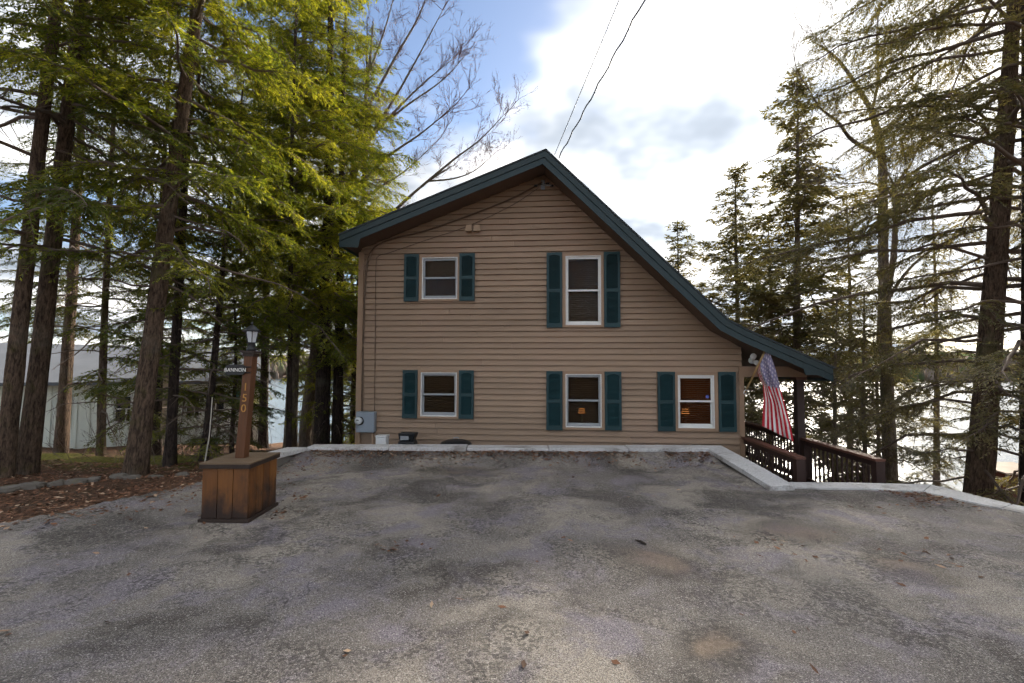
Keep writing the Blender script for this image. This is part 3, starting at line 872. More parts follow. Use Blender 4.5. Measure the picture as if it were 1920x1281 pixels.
def shutter(px):
    s0, s1, z0, z1 = rect(px)
    sh = bpy.data.objects.new('shutter', None); COL.objects.link(sh); sh.parent = house
    m = MB(); y0, y1 = -0.078, -0.040
    zm = z0+(z1-z0)*0.49
    m.box(s0, s0+0.045, y0, y1, z0, z1); m.box(s1-0.045, s1, y0, y1, z0, z1)
    m.box(s0+0.045, s1-0.045, y0, y1, z0, z0+0.085); m.box(s0+0.045, s1-0.045, y0, y1, zm-0.03, zm+0.03)
    # arched top rail
    n = 8; W_ = s1-s0-0.09
    pts = [(s0+0.045, z1), (s0+0.045, z1-0.075)]+[(s0+0.045+W_*i/n, z1-0.075+0.028*math.sin(math.pi*i/n)) for i in range(1, n)]+[(s1-0.045, z1-0.075), (s1-0.045, z1)]
    m.prism(pts[::1], y0, y1)
    m.build('shutter_frame', 'shutter', sh)
    m = MB()
    MB_ = m
    for a, b in ((z0+0.085, zm-0.03), (zm+0.03, z1-0.05)):
        zz = a+0.006
        while zz < b-0.004:
            m.hexa([(s0+0.045, -0.072, zz), (s1-0.045, -0.072, zz), (s1-0.045, -0.047, zz+0.016), (s0+0.045, -0.047, zz+0.016),
                    (s0+0.045, -0.072, zz+0.005), (s1-0.045, -0.072, zz+0.005), (s1-0.045, -0.047, zz+0.021), (s0+0.045, -0.047, zz+0.021)])
            zz += 0.0225
    m.box(s0+0.045, s1-0.045, -0.045, -0.041, z0+0.085, z1-0.05)
    lv = m.build('louvers', 'shutter', sh); lv['kind'] = 'stuff'
window(WIN['ul'], 'small upper left window with dark blinds')
window(WIN['ll'], 'lower left window with dark blinds')
window(WIN['um'], 'tall upper middle window with white sashes')
window(WIN['lm'], 'lower middle window with a lamp glowing behind the blinds')
e_win = window(WIN['lr'], 'lower right window with white sashes and wooden blinds tinted a lamplit orange')
for w in WIN.values():
    for s in w['sh']: shutter(s)
# small blue sticker in the corner of the right window
s, z = W(1326, 744); m = MB()
m.prism([(s+0.035*math.cos(R(60*i+30)), z+0.035*math.sin(R(60*i+30))) for i in range(6)], -0.0045, -0.003); m.build('sticker', 'sticker_blue', e_win)

# table lamps glowing behind the blinds
for (px, py, lab) in ((1285, 771, 'lit table lamp behind the wooden blinds of the lower right window'), (1091, 770, 'lit table lamp behind the dark blinds of the lower middle window')):
    s, z = W(px, py, 0.9); P = HO+EX*s+EY*0.9
    t = thing('table_lamp', lab, 'lamp', (P[0], P[1], -0.6), -PSI, 'table lamps inside the house')
    zz = z+0.6
    MB().lathe([(0.085, zz-0.06), (0.055, zz+0.06)], n=20, caps=False).build('lamp_shade', 'lamp_glow', t, True)
    MB().lathe([(0.10, 0), (0.10, 0.02), (0.02, 0.04), (0.05, zz*0.5), (0.02, zz-0.07), (0.02, zz-0.03)], n=12).build('lamp_base', 'brass', t, True)

# vents, side by side
for px in (880, 895.5):
    s0, z0 = W(px-5, 436); s1, z1 = W(px+5.5, 424)
    m = MB(); m.hexa([(s0-0.015, -0.15, z0-0.01), (s1+0.015, -0.15, z0-0.01), (s1, -0.015, z0), (s0, -0.015, z0), (s0, -0.07, z1+0.01), (s1, -0.07, z1+0.01), (s1-0.012, -0.012, z1), (s0+0.012, -0.012, z1)])
    m.build('vent_hood', 'vent_tan', house, bevel=0.006)

# porch: header beam, post, deck, railings
dz = -0.655
hz0, hz1 = W(1450, 707)[1], W(1450, 684)[1]
sPost, _ = W(1501, 760)
MB().box(SR-0.06, sPost+0.12, -0.03, 0.08, hz0, min(hz1, hz0+0.2)).build('porch_header', 'trim', house)
MB().box(sPost-0.065, sPost+0.065, -0.02, 0.12, dz-1.6, hz0-0.002).build('porch_post', 'porch_post', house)
MB().box(sPost-0.1, sPost+0.1, -0.05, 0.15, hz0-0.05, hz0-0.001).build('post_bracket', 'deck_rail', house)
for yy in (3.4, 6.6):
    MB().box(sPost-0.065, sPost+0.065, yy, yy+0.14, dz-3, hz0+0.1).build('porch_post', 'porch_post', house)
for i in range(14):
    y0 = -2.30+i*0.70
    MB().box(SR+0.03, sPost+0.1, y0+0.004, y0+0.696, dz-0.035, dz).build('deck_board', 'deck_wood', house)
MB().box(SR+0.04, sPost+0.08, -2.28, 7.3, dz-0.24, dz-0.04).build('deck_beam', 'deck_wood', house)
for (s_, y_) in ((SR+0.12, -2.2), (sPost, -2.2), (sPost, 3.5)):
    MB().box(s_-0.06, s_+0.06, y_-0.06, y_+0.06, dz-3.6, dz-0.245).build('deck_pier', 'deck_wood', house)
def railing(label, s, y0, y1, ztop, posts, grp='porch railings'):
    P = HO+EX*s+EY*y0
    t = thing('railing', label, 'railing', (P[0], P[1], dz), -PSI, grp)
    L = y1-y0; h = ztop-dz
    MB().box(-0.075, 0.075, -0.06, L+0.0, h-0.04, h).build('handrail', 'deck_rail', t, bevel=0.004)
    MB().box(-0.02, 0.02, 0.0, L, h-0.13, h-0.042).build('top_rail', 'deck_wood', t)
    MB().box(-0.02, 0.02, 0.0, L, 0.09, 0.18).build('bottom_rail', 'deck_wood', t)
    y = 0.13
    proto = None
    while y < L-0.06:
        if proto is None: proto = MB().box(0.021, 0.045, -0.013, 0.013, 0.05, h-0.045).build('baluster', 'deck_wood', t); b = proto
        else: b = proto.copy(); COL.objects.link(b); b.parent = t
        b.location = (0, y, 0); y += 0.135
    for p in posts:
        MB().box(-0.06, 0.06, p-0.06, p+0.06, -0.25, h-0.042).build('railing_post', 'deck_wood', t)
    return t
ztop = 0.247
railing('dark brown railing beside the house corner, nearest the driveway', SR+0.02, -2.05, -0.06, ztop, [0.0])
sR2 = W(1505, 815)[0]
railing('dark brown railing along the outer side of the walkway, ending right of the flag', sR2, -2.1, -0.06, ztop, [0.0, 2.0])
railing('dark brown porch railing behind the flag', sR2, 0.14, 6.5, ztop, [3.3])
P = HO+EX*(SR+0.1)+EY*6.6
t = thing('railing', 'short dark railing across the far end of the porch', 'railing', (P[0], P[1], dz), -PSI, 'porch railings')
L = sR2-SR-0.1
MB().box(0, L, -0.07, 0.07, 0.95, 0.99).build('handrail', 'deck_rail', t)
MB().box(0, L, -0.02, 0.02, 0.09, 0.18).build('bottom_rail', 'deck_wood', t)
for i in range(9):
    MB().box(0.05+i*0.115, 0.09+i*0.115, 0.021, 0.055, 0.05, 0.95).build('baluster', 'deck_wood', t)

# floodlight pair under the eave
P = HO+EX*W(1410, 676, -0.05)[0]+EY*-0.05; z = W(1410, 676, -0.05)[1]
t = thing('floodlight', 'white twin-head floodlight under the eave above the flag bracket', 'floodlight', (P[0], P[1], z), -PSI)
MB().lathe([(0.06, 0.0), (0.06, 0.03)], (0, -0.0, 0), 16, 'y').build('base_plate', 'white_plastic', t, True)
for (a, b, rr_) in ((-0.02, 0.075, 0.058), (0.035, -0.045, 0.05)):
    MB().lathe([(rr_*0.55, -0.02), (rr_*0.7, -0.06), (rr_, -0.11), (rr_*0.9, -0.125), (rr_*0.5, -0.135)], (a, -0.01, b), 16, 'y').build('lamp_head', 'white_plastic', t, True)
MB().tube([(0, -0.02, 0), (-0.02, -0.04, 0.06)], 0.012).tube([(0, -0.02, 0), (0.03, -0.04, -0.04)], 0.012).build('arm', 'white_plastic', t, True)

# electricity meter on the left corner
s0, z0 = W(666.5, 811, -0.16); s1, z1 = W(702, 772.5, -0.16)
P = HO+EX*s0+EY*(-0.03)
t = thing('electric_meter', 'grey electricity meter box on the lower left corner of the brown house', 'meter box', (P[0], P[1], z0), -PSI)
w_, h_ = s1-s0, z1-z0
MB().box(0, w_, -0.13, 0.0, 0, h_).build('box', 'metal_grey', t, bevel=0.008)
MB().box(w_*0.47, w_*0.98, -0.137, -0.131, 0.01, h_-0.01).build('cover', 'metal_grey', t, bevel=0.003)
MB().lathe([(0.085, -0.13), (0.085, -0.15)], (w_*0.22, 0, h_*0.56), 20, 'y').build('collar', 'black_metal', t, True)
MB().lathe([(0.075, -0.14), (0.075, -0.20), (0.06, -0.225), (0.02, -0.235)], (w_*0.20, 0, h_*0.57), 20, 'y').build('dial', 'meter_glass', t, True)
MB().box(w_*0.13, w_*0.27, -0.2385, -0.2365, h_*0.60, h_*0.64).build('display', 'black_metal', t)
for xx in (0.05, w_-0.05):
    MB().lathe([(0.022, -1.2), (0.022, 0.0)], (xx, -0.06, 0), 10).build('conduit', 'trim', t, True)

# service cables across the gable
def wpt(px, py, yl=-0.04): s, z = W(px, py, yl); return (s, yl, z)
def pxtube(name, label, cat, pts, rad, mat, grp=None, yl=-0.045):
    from mathutils.geometry import interpolate_bezier
    P = [np.array(wpt(a, b, yl)) for a, b in pts]
    out = []
    for i in range(len(P)-1):
        p0 = P[max(i-1, 0)]; p1 = P[i]; p2 = P[i+1]; p3 = P[min(i+2, len(P)-1)]
        for t in np.linspace(0, 1, 8, endpoint=False):
            out.append(0.5*((2*p1)+(-p0+p2)*t+(2*p0-5*p1+4*p2-p3)*t*t+(-p0+3*p1-3*p2+p3)*t**3))
    out.append(P[-1])
    o = MB().tube(out, rad, 8).build(name, mat, None, True)
    o.location = tuple(HO); o.rotation_euler = (0, 0, -PSI)
    tag(o, label, cat, grp); return o
pxtube('service_cable', 'thick brown cable along the gable down to the meter box', 'cable',
       [(1018, 341), (960, 372), (880, 404), (800, 432), (735, 448), (705, 462), (691, 485), (685, 530), (681, 640), (679, 773)], 0.018, 'cable_brown', yl=-0.062)
pxtube('service_cable', 'thin dark cable below the thick one, running down the left wall', 'cable',
       [(1010, 352), (960, 385), (880, 423), (800, 450), (730, 474), (710, 480), (705, 500), (704, 600), (702, 770)], 0.007, 'soffit', yl=-0.048)
s, z = W(1018, 346)
P = HO+EX*s+EY*-0.02
t = thing('cable_bracket', 'metal cable bracket with insulators under the gable peak', 'bracket', (P[0], P[1], z), -PSI)
MB().box(-0.04, 0.04, -0.04, 0, -0.12, 0.06).build('plate', 'metal_grey', t)
MB().tube([(0, -0.05, 0.06), (0, -0.09, 0.0), (0.01, -0.09, -0.06), (0.17, -0.09, -0.07)], 0.014).build('hook', 'wire_light', t, True)
for xx, zz_ in ((-0.14, -0.06), (0.18, -0.07), (0.10, -0.02)):
    MB().lathe([(0.015, -0.035), (0.025, -0.02), (0.018, 0), (0.025, 0.02), (0.015, 0.035)], (xx, -0.08, zz_), 10, 'x').build('insulator', 'black_plastic', t, True)
MB().tube([(-0.14, -0.08, -0.06), (0.0, -0.05, -0.02), (0.12, -0.07, 0.0)], 0.007).build('wire', 'wire_black', t, True)

# overhead drop lines from a pole behind the viewer
def drop(label, p_house, px_top, mat, rad, sag, twist, ytop):
    A = np.array(p_house)
    B = at(px_top, 0, ytop)
    d = (B-A); k = (A[1]+9.0)/(A[1]-B[1]); E = A+d*k; E[2] += 0
    n = 120; u = np.linspace(0, 1, n)
    pts = A[None]+(E-A)[None]*u[:, None]; pts[:, 2] -= sag*4*u*(1-u)*0.5
    # keep it passing through the measured point
    pts[:, 2] += sag*2*(u*(1-u))*0
    if twist:
        w = u*np.linalg.norm(E-A)*2*np.pi/0.55
        pts[:, 0] += twist*np.cos(w); pts[:, 2] += twist*np.sin(w)
    o = MB().tube(pts, rad, 6).build('overhead_line', mat, None, True)
    return tag(o, label, 'power line')
s, z = W(1047, 297, -0.71); P = HO+EX*s+EY*-0.71
drop('heavy black twisted power line from the roof edge to the top of the photo', (P[0], P[1], z), 1208, 'wire_black', 0.011, 0.0, 0.012, 5.7)
s, z = W(1040, 290, -0.66); P = HO+EX*s+EY*-0.66
drop('thin straight overhead wire left of the heavy power line', (P[0], P[1], z), 1161, 'wire_black', 0.006, 0.0, 0, 5.7)
P2 = HO+EX*W(1043, 340, -0.3)[0]+EY*-0.3

# things standing behind the wall at the foot of the house
def local_thing(name, label, cat, px, py, yl, build):
    s, z = W(px, py, yl); P = HO+EX*s+EY*yl
    t = thing(name, label, cat, (P[0], P[1], -0.8), -PSI); build(t, z+0.8); return t
def bin_(t, h):
    MB().box(-0.10, 0.10, -0.09, 0.09, 0.0, h-0.03).build('body', 'white_plastic', t, bevel=0.01)
    MB().box(-0.108, 0.108, -0.098, 0.098, h-0.029, h).build('lid', 'white_plastic', t, bevel=0.006)
local_thing('storage_bin', 'white plastic bin peeking over the wall beside the meter box', 'bin', 717, 816, -0.55, bin_)
def lant(t, h):
    MB().box(-0.16, 0.16, -0.12, 0.12, 0.0, h-0.16).build('body', 'black_plastic', t, bevel=0.02)
    m = MB(); m.hexa([(-0.14, -0.1, h-0.159), (0.12, -0.1, h-0.159), (0.12, 0.1, h-0.159), (-0.14, 0.1, h-0.159), (-0.16, -0.12, h), (0.18, -0.12, h), (0.18, 0.12, h), (-0.16, 0.12, h)])
    m.build('lid', 'black_plastic', t, bevel=0.015)
    MB().box(-0.11, 0.05, -0.125, -0.121, h-0.13, h-0.05).build('panel', 'vinyl_grey', t, bevel=0.004)
local_thing('storage_box', 'black plastic box with grey panel behind the wall below the left window', 'box', 765, 811, -0.45, lant)
def dome(t, h):
    MB().lathe([(0.30, 0), (0.30, h-0.09), (0.27, h-0.05), (0.18, h-0.015), (0.05, h)], n=24).build('body', 'black_plastic', t, True)
    MB().tube([(-0.05, 0, h-0.008), (-0.045, 0, h+0.03), (0.045, 0, h+0.03), (0.05, 0, h-0.008)], 0.008).build('handle', 'metal_grey', t, True)
local_thing('bin', 'black bin lid just showing over the wall right of the lower left window', 'bin', 855, 824, -0.5, dome)

# ------------------------------------------------------------------ flag on its pole
flagpole_b = np.array(wpt(1397, 736, -0.05)); flagpole_t = np.array(wpt(1440, 647, -0.62))
def hw(p): return HO + EX*p[0]+EY*p[1]+np.array([0, 0, p[2]])
b_w, t_w = hw(flagpole_b), hw(flagpole_t)
t = thing('flag_pole', 'light wooden flag pole angled up from the house corner', 'flag pole', tuple(b_w), 0)
v = t_w-b_w
MB().tube([(0, 0, 0), tuple(v)], 0.019, 10).build('pole', 'pole_wood', t, True)
m = MB(); m.lathe([(0.0, -0.02), (0.022, 0.0), (0.018, 0.025), (0.0, 0.035)], tuple(v), 12); m.build('finial', 'brass', t, True)
m = MB(); m.lathe([(0.035, -0.03), (0.035, 0.02)], (0, 0.03, 0), 12, 'y'); m.tube([(0, 0.02, -0.01), tuple(v*0.07)], 0.022); m.build('bracket', 'white_plastic', t, True)
# cloth: u runs along the hoist (tip -> down the pole), v along the fly, which hangs
nu, nv = 66, 60
F = {}
def cpx(px, py, yl): s, z = W(px, py, yl); return np.array([s, yl, z])
rowsF = [  # v, left px/py, right px/py
 (0.00, (1422, 689), (1440, 651)), (0.10, (1421, 700), (1446.5, 668)), (0.25, (1425, 712), (1456, 698)), (0.40, (1431, 722), (1463.5, 729)),
 (0.60, (1432, 752), (1473, 765)), (0.80, (1430, 779), (1482, 796)), (1.00, (1429, 799), (1488, 828))]
vk = [r[0] for r in rowsF]
verts = np.zeros((nv+1, nu+1, 3))
for j in range(nv+1):
    vv_ = j/nv
    l = [np.interp(vv_, vk, [r[1][k] for r in rowsF]) for k in (0, 1)]; r_ = [np.interp(vv_, vk, [r[2][k] for r in rowsF]) for k in (0, 1)]
    for i in range(nu+1):
        u = i/nu
        # near the hoist the lower stripes gather into a narrow fold behind the union
        g1 = u/0.54*0.80 if u < 0.54 else 0.80+(u-0.54)/0.46*0.20
        kk = smooth01(np.array(vv_), 0.30, 0.62)
        q = g1*(1-kk)+u*kk
        px_ = r_[0]+(l[0]-r_[0])*q; py_ = r_[1]+(l[1]-r_[1])*q
        yl = -0.62+0.57*0.42*u*(1-vv_*0.6) + 0.05*math.sin(q*15+vv_*2.2)*min(1, vv_*3+0.15) + 0.02*math.sin(q*31+vv_*5)*vv_
        fold = 0.07*max(0, u-0.54)/0.46*(1-kk)
        verts[j, i] = cpx(px_, py_, yl+fold)
idx = np.arange((nv+1)*(nu+1)).reshape(nv+1, nu+1)
me = bpy.data.meshes.new('flag')
quads = np.stack([idx[:-1, :-1], idx[1:, :-1], idx[1:, 1:], idx[:-1, 1:]], -1).reshape(-1, 4)
me = fast_mesh('flag', verts.reshape(-1, 3)-flagpole_b, quads)
for mn in ('flag_red', 'flag_white', 'flag_union'): me.materials.append(MATS[mn])
uvl = me.uv_layers.new(name='UVMap')
mi = []; uvs = np.zeros((len(quads)*4, 2)); c4 = 0
for j in range(nv):
    for i in range(nu):
        u = (i+0.5)/nu; v_ = (j+0.5)/nv
        st = int(u*13)
        mi.append(2 if (u < 7/13 and v_ < 0.4) else (0 if st % 2 == 0 else 1))
        for (a, b) in ((j, i), (j+1, i), (j+1, i+1), (j, i+1)):
            uvs[c4] = (b/nu, a/nv); c4 += 1
me.polygons.foreach_set('material_index', mi); uvl.data.foreach_set('uv', uvs.ravel())
fl = link_mesh('flag', me, None, None, True)
fl.location = tuple(b_w); fl.rotation_euler = (0, 0, -PSI)
md = fl.modifiers.new('thickness', 'SOLIDIFY'); md.thickness = 0.003
tag(fl, 'faded red and white striped flag with pale starred corner hanging from the angled pole', 'flag')

# ------------------------------------------------------------------ planter box, lamp post, lantern, signs
PX0, PX1, PY0, PY1 = -3.09, -2.625, 4.86, 5.44
pcx, pcy = (PX0+PX1)/2, (PY0+PY1)/2
pl = thing('planter_box', 'square reddish wooden planter box with lid at the driveway edge', 'planter', (pcx, pcy, 0))
hx, hy, H_ = (PX1-PX0)/2, (PY1-PY0)/2, 0.53
nb = 3
for i in range(nb):
    a = -hx+2*hx*i/nb; b = -hx+2*hx*(i+1)/nb
    MB().box(a+0.003, b-0.003, -hy, -hy+0.02, 0.03, H_).build('board', 'cedar', pl, bevel=0.003)
    MB().box(a+0.003, b-0.003, hy-0.02, hy, 0.03, H_).build('board', 'cedar', pl, bevel=0.003)
nb = 4
for i in range(nb):
    a = -hy+0.022+(2*hy-0.044)*i/nb; b = -hy+0.022+(2*hy-0.044)*(i+1)/nb
    MB().box(hx-0.02, hx-0.001, a+0.003, b-0.003, 0.03, H_).build('board', 'cedar', pl, bevel=0.003)
    MB().box(-hx+0.001, -hx+0.02, a+0.003, b-0.003, 0.03, H_).build('board', 'cedar', pl, bevel=0.003)
MB().box(-hx+0.022, hx-0.022, -hy+0.022, hy-0.022, 0.02, H_-0.01).build('liner', 'planter_rim', pl)
MB().box(-hx-0.02, hx+0.02, -hy-0.02, hy+0.02, -0.02, 0.028).build('base_board', 'planter_rim', pl, bevel=0.004)
m = MB(); frame_pts = None
m.box(-hx-0.022, hx+0.022, -hy-0.022, -hy-0.003, H_-0.005, H_+0.034); m.box(-hx-0.022, hx+0.022, hy+0.003, hy+0.022, H_-0.005, H_+0.034)
m.box(-hx-0.022, -hx-0.003, -hy-0.003, hy+0.003, H_-0.005, H_+0.034); m.box(hx+0.003, hx+0.022, -hy-0.003, hy+0.003, H_-0.005, H_+0.034)
m.build('lid_rim', 'planter_rim', pl, bevel=0.003)
nb = 4
for i in range(nb):
    a = -hy-0.024+(2*hy+0.048)*i/nb; b = -hy-0.024+(2*hy+0.048)*(i+1)/nb
    MB().box(-hx-0.024, hx+0.024, a+0.002, b-0.002, H_+0.035, H_+0.05).build('lid_board', 'planter_top', pl, bevel=0.002)
ZT = H_+0.05

PB = np.array([-2.86, 5.15, ZT])
ptop_x = at(471, 665, 5.15)[0]; ptop_z = at(471, 662, 5.15)[2]
lp = thing('lamp_post', 'square reddish wooden lamp post with gold house number 150 standing on the planter', 'lamp post', tuple(PB))
PH = ptop_z-ZT; lean = math.atan2(ptop_x-PB[0], PH)
lp.rotation_euler = (0, lean, 0)
PW = 0.095; prot = R(-2)
pm = Matrix.Rotation(prot, 4, 'Z')
def rotz_build(mb, name, mat, parent, bevel=0.0):
    mb.v = [tuple(pm @ Vector(v_)) for v_ in mb.v]; return mb.build(name, mat, parent, bevel=bevel)
h2 = PW/2
rotz_build(MB().box(-h2, h2, -h2, h2, 0, PH), 'post', 'post_wood', lp, 0.004)
rotz_build(MB().box(-h2-0.03, h2+0.03, -h2-0.03, h2+0.03, PH+0.001, PH+0.025), 'post_cap', 'planter_rim', lp, 0.004)
rotz_build(MB().box(-h2-0.012, h2+0.012, -h2-0.012, h2+0.012, PH-0.035, PH-0.001), 'post_collar', 'planter_rim', lp, 0.003)
# numbers on the left-hand face
fn = Vector((-1, 0, 0)); fn = pm @ Vector((0, -1, 0))
cands = [pm @ Vector(d) for d in ((1, 0, 0), (-1, 0, 0), (0, 1, 0), (0, -1, 0))]
fn = min(cands, key=lambda d: d.y*1.0+d.x*0.6)           # the face looking left and towards the viewer
fx_ = Vector((0, 0, 1)).cross(fn).normalized()
def face_mtx(zc, off=0.0):
    mt = Matrix.Identity(4); zax = fn; xax = fx_; yax = Vector((0, 0, 1))
    pos = fn*(h2+0.003)+Vector((0, 0, zc))+fx_*off
    for i in range(3): mt[i][0] = xax[i]; mt[i][1] = yax[i]; mt[i][2] = zax[i]; mt[i][3] = pos[i]
    return mt
for ch, py in (('1', 726), ('5', 746.5), ('0', 766)):
    zc = at(462, py, 5.12)[2]-ZT
    text_mesh('house_number', ch, 0.118, 'number_gold', lp, face_mtx(zc), 0.002)
# lantern
ltz = PH+0.026
LP = PB+np.array([math.sin(lean)*ltz, 0, math.cos(lean)*ltz])
la = thing('post_lantern', 'black carriage lantern with frosted glass on top of the lamp post', 'lantern', tuple(LP))
MB().lathe([(0.05, 0), (0.05, 0.02), (0.032, 0.035), (0.042, 0.055), (0.036, 0.075), (0.05, 0.088)], n=20).build('lantern_base', 'black_metal', la, True)
MB().lathe([(0.042, 0.09), (0.064, 0.205)], n=6).build('glass_body', 'lantern_glass', la)
for i in range(6):
    a = R(60*i); MB().tube([(0.045*math.cos(a), 0.045*math.sin(a), 0.086), (0.067*math.cos(a), 0.067*math.sin(a), 0.207)], 0.0045, 6).build('glazing_bar', 'black_metal', la)
MB().lathe([(0.082, 0.205), (0.088, 0.213), (0.06, 0.235), (0.035, 0.262), (0.014, 0.275)], n=24).build('hood', 'black_metal', la, True)
MB().lathe([(0.012, 0.27), (0.008, 0.285), (0.014, 0.297), (0.006, 0.312)], n=12).build('finial', 'black_metal', la, True)
# name plaque
sc = at(441.5, 693.5, 5.10)
sg = thing('name_sign', 'small rounded black name plaque lettered in white on the lamp post', 'sign', tuple(sc), R(-8))
sw, shh = 0.235, 0.108
pts = []
for (cx_, cz_, a0) in ((sw/2-0.045, shh/2-0.045, 0), (-sw/2+0.045, shh/2-0.045, 90), (-sw/2+0.045, -shh/2+0.045, 180), (sw/2-0.045, -shh/2+0.045, 270)):
    for k in range(6): a = R(a0+18*k); pts.append((cx_+0.045*math.cos(a), cz_+0.045*math.sin(a)))
MB().prism(pts, -0.008, 0.008).build('plaque', 'sign_black', sg, bevel=0.002)
mt = Matrix(((1, 0, 0, 0), (0, 0, -1, -0.0095), (0, 1, 0, 0), (0, 0, 0, 1)))
text_mesh('lettering', 'BANNON', 0.056, 'letter_white', sg, mt @ Matrix.Translation((0.004, -0.003, 0)), 0.0012, 1.04)
MB().tube([(sw/2-0.02, 0, 0.03), (sw/2+0.05, 0.01, 0.03)], 0.006).tube([(sw/2-0.02, 0, -0.03), (sw/2+0.05, 0.01, -0.03)], 0.006).build('bracket', 'black_metal', sg, True)

# ------------------------------------------------------------------ neighbour's cottage on the left
B = at(490, 700, 17.6); A = B-9.6*np.array([math.cos(R(28.5)), math.sin(R(28.5)), 0])
nl = math.hypot(B[0]-A[0], B[1]-A[1]); nang = math.atan2(B[1]-A[1], B[0]-A[0])
nb_ = thing('cottage', "neighbour's pale grey board-and-batten cottage seen through the left trees", 'house', (A[0], A[1], 0), nang)
def NW(px, py):
    d = ray(px, py); nrm = np.array([-math.sin(nang), math.cos(nang), 0]); k = np.dot(np.array([A[0], A[1], 0])-CAM, nrm)/np.dot(d, nrm)
    P = CAM+d*k; return float((P[0]-A[0])*math.cos(nang)+(P[1]-A[1])*math.sin(nang)), float(P[2])
nz0, nz1 = -1.35, 0.95
MB().box(0, nl, 0, 6.5, nz0, nz1).build('wall', 'neigh_wall', nb_)
k = 0.15
while k < nl:
    MB().box(k-0.025, k+0.025, -0.025, -0.001, nz0, nz1).build('batten', 'neigh_wall', nb_); k += 0.31
rf = MB().prism([(0, 0), (0, 0), (0, 0)], 0, 1); rf.v = []; rf.f = []
rf.v = [(-0.3, -0.45, nz1-0.02), (nl+0.3, -0.45, nz1-0.02), (nl+0.3, 3.2, nz1+1.25), (-0.3, 3.2, nz1+1.25), (nl+0.3, 6.9, nz1-0.02), (-0.3, 6.9, nz1-0.02),
        (-0.3, -0.45, nz1+0.08), (nl+0.3, -0.45, nz1+0.08), (nl+0.3, 3.2, nz1+1.36), (-0.3, 3.2, nz1+1.36), (nl+0.3, 6.9, nz1+0.08), (-0.3, 6.9, nz1+0.08)]
rf.f = [(6, 7, 8, 9), (9, 8, 10, 11), (0, 3, 2, 1), (3, 5, 4, 2), (0, 1, 7, 6), (4, 5, 11, 10), (0, 6, 9, 3), (3, 9, 11, 5), (1, 2, 8, 7), (2, 4, 10, 8)]
nroof = rf.build('roof', 'neigh_roof', nb_)
MB().prism([(0, 0), (1, 0)], 0, 1) if False else None
for (px, a, b, w__, col) in ((121, 740, 797, 18, 'neigh_dark'), (231, 744, 790, 29, 'neigh_dark'), (362, 736, 780, 24, 'neigh_dark'), (411, 728, 768, 20, 'neigh_dark'), (447, 731, 768, 19, 'neigh_green')):
    s0, z0 = NW(px-w__/2, b); s1, z1 = NW(px+w__/2, a)
    wn = bpy.data.objects.new('window', None); COL.objects.link(wn); wn.parent = nb_
    m = MB(); frame(m, s0-0.06, s1+0.06, z0-0.06, z1+0.06, 0.06, -0.045, -0.027); m.build('window_frame', 'neigh_trim', wn)
    zm = (z0+z1)/2
    MB().box(s0, s1, -0.03, -0.004, zm+0.02, z1).build('pane', col, wn); MB().box(s0, s1, -0.022, -0.003, z0, zm-0.02).build('pane', 'neigh_dark', wn)
    MB().box(s0, s1, -0.04, -0.002, zm-0.019, zm+0.019).build('sash_bar', 'neigh_trim', wn)
s0, z0 = NW(301, 830); s1, z1 = NW(324, 655)
MB().box(s0, s1, -0.55, -0.03, nz0-0.6, z1).build('chimney', 'chimney_board', nb_)
k = 0.05
while k < nl:
    MB().box(k, k+0.38, 0.05, 0.25, nz0-0.75, nz0-0.002).build('foundation_block', 'block', nb_); k += 1.6
MB().box(nl-0.05, nl+0.02, -0.03, 0.08, nz0, nz1).build('corner_board', 'neigh_trim', nb_)

# ------------------------------------------------------------------ little rusty shed down the bank on the right
P = at(1884, 905, 10.2)
sd_ = thing('shed', 'low rust-brown shed with pale roof sheet behind the right trunks', 'shed', (P[0], P[1], gz(P[0], P[1])), R(6))
zt_ = at(1884, 880, 10.2)[2]-gz(P[0], P[1])
for i in range(5):
    MB().box(-0.25+i*0.2, -0.055+i*0.2, -0.02, 0.02, 0, zt_-0.06).build('board', 'rust_shed', sd_)
MB().box(-0.25, 0.75, 0.021, 0.4, 0, zt_-0.08).build('body', 'rust_shed', sd_)
m = MB(); m.hexa([(-0.28, -0.25, zt_-0.05), (0.8, -0.25, zt_-0.09), (0.8, 0.45, zt_+0.02), (-0.28, 0.45, zt_+0.04), (-0.28, -0.25, zt_-0.02), (0.8, -0.25, zt_-0.06), (0.8, 0.45, zt_+0.05), (-0.28, 0.45, zt_+0.07)])
m.build('roof_sheet', 'shed_roof', sd_)
for xx in (-0.2, 0.12):
    MB().lathe([(0.02, 0), (0.02, zt_-0.05)], (xx, -0.2, 0), 8).build('prop', 'shed_roof', sd_, True)

# ------------------------------------------------------------------ vegetation
def leaf_quads(P, D, Nn, L, Wd):
    S = np.cross(D, Nn); S /= (np.linalg.norm(S, axis=1, keepdims=True)+1e-9)
    mid = P+D*(L*0.45)[:, None]
    V = np.stack([P, mid+S*(Wd/2)[:, None], P+D*L[:, None], mid-S*(Wd/2)[:, None]], 1).reshape(-1, 3)
    return V
def norm(a): return a/(np.linalg.norm(a, axis=-1, keepdims=True)+1e-9)

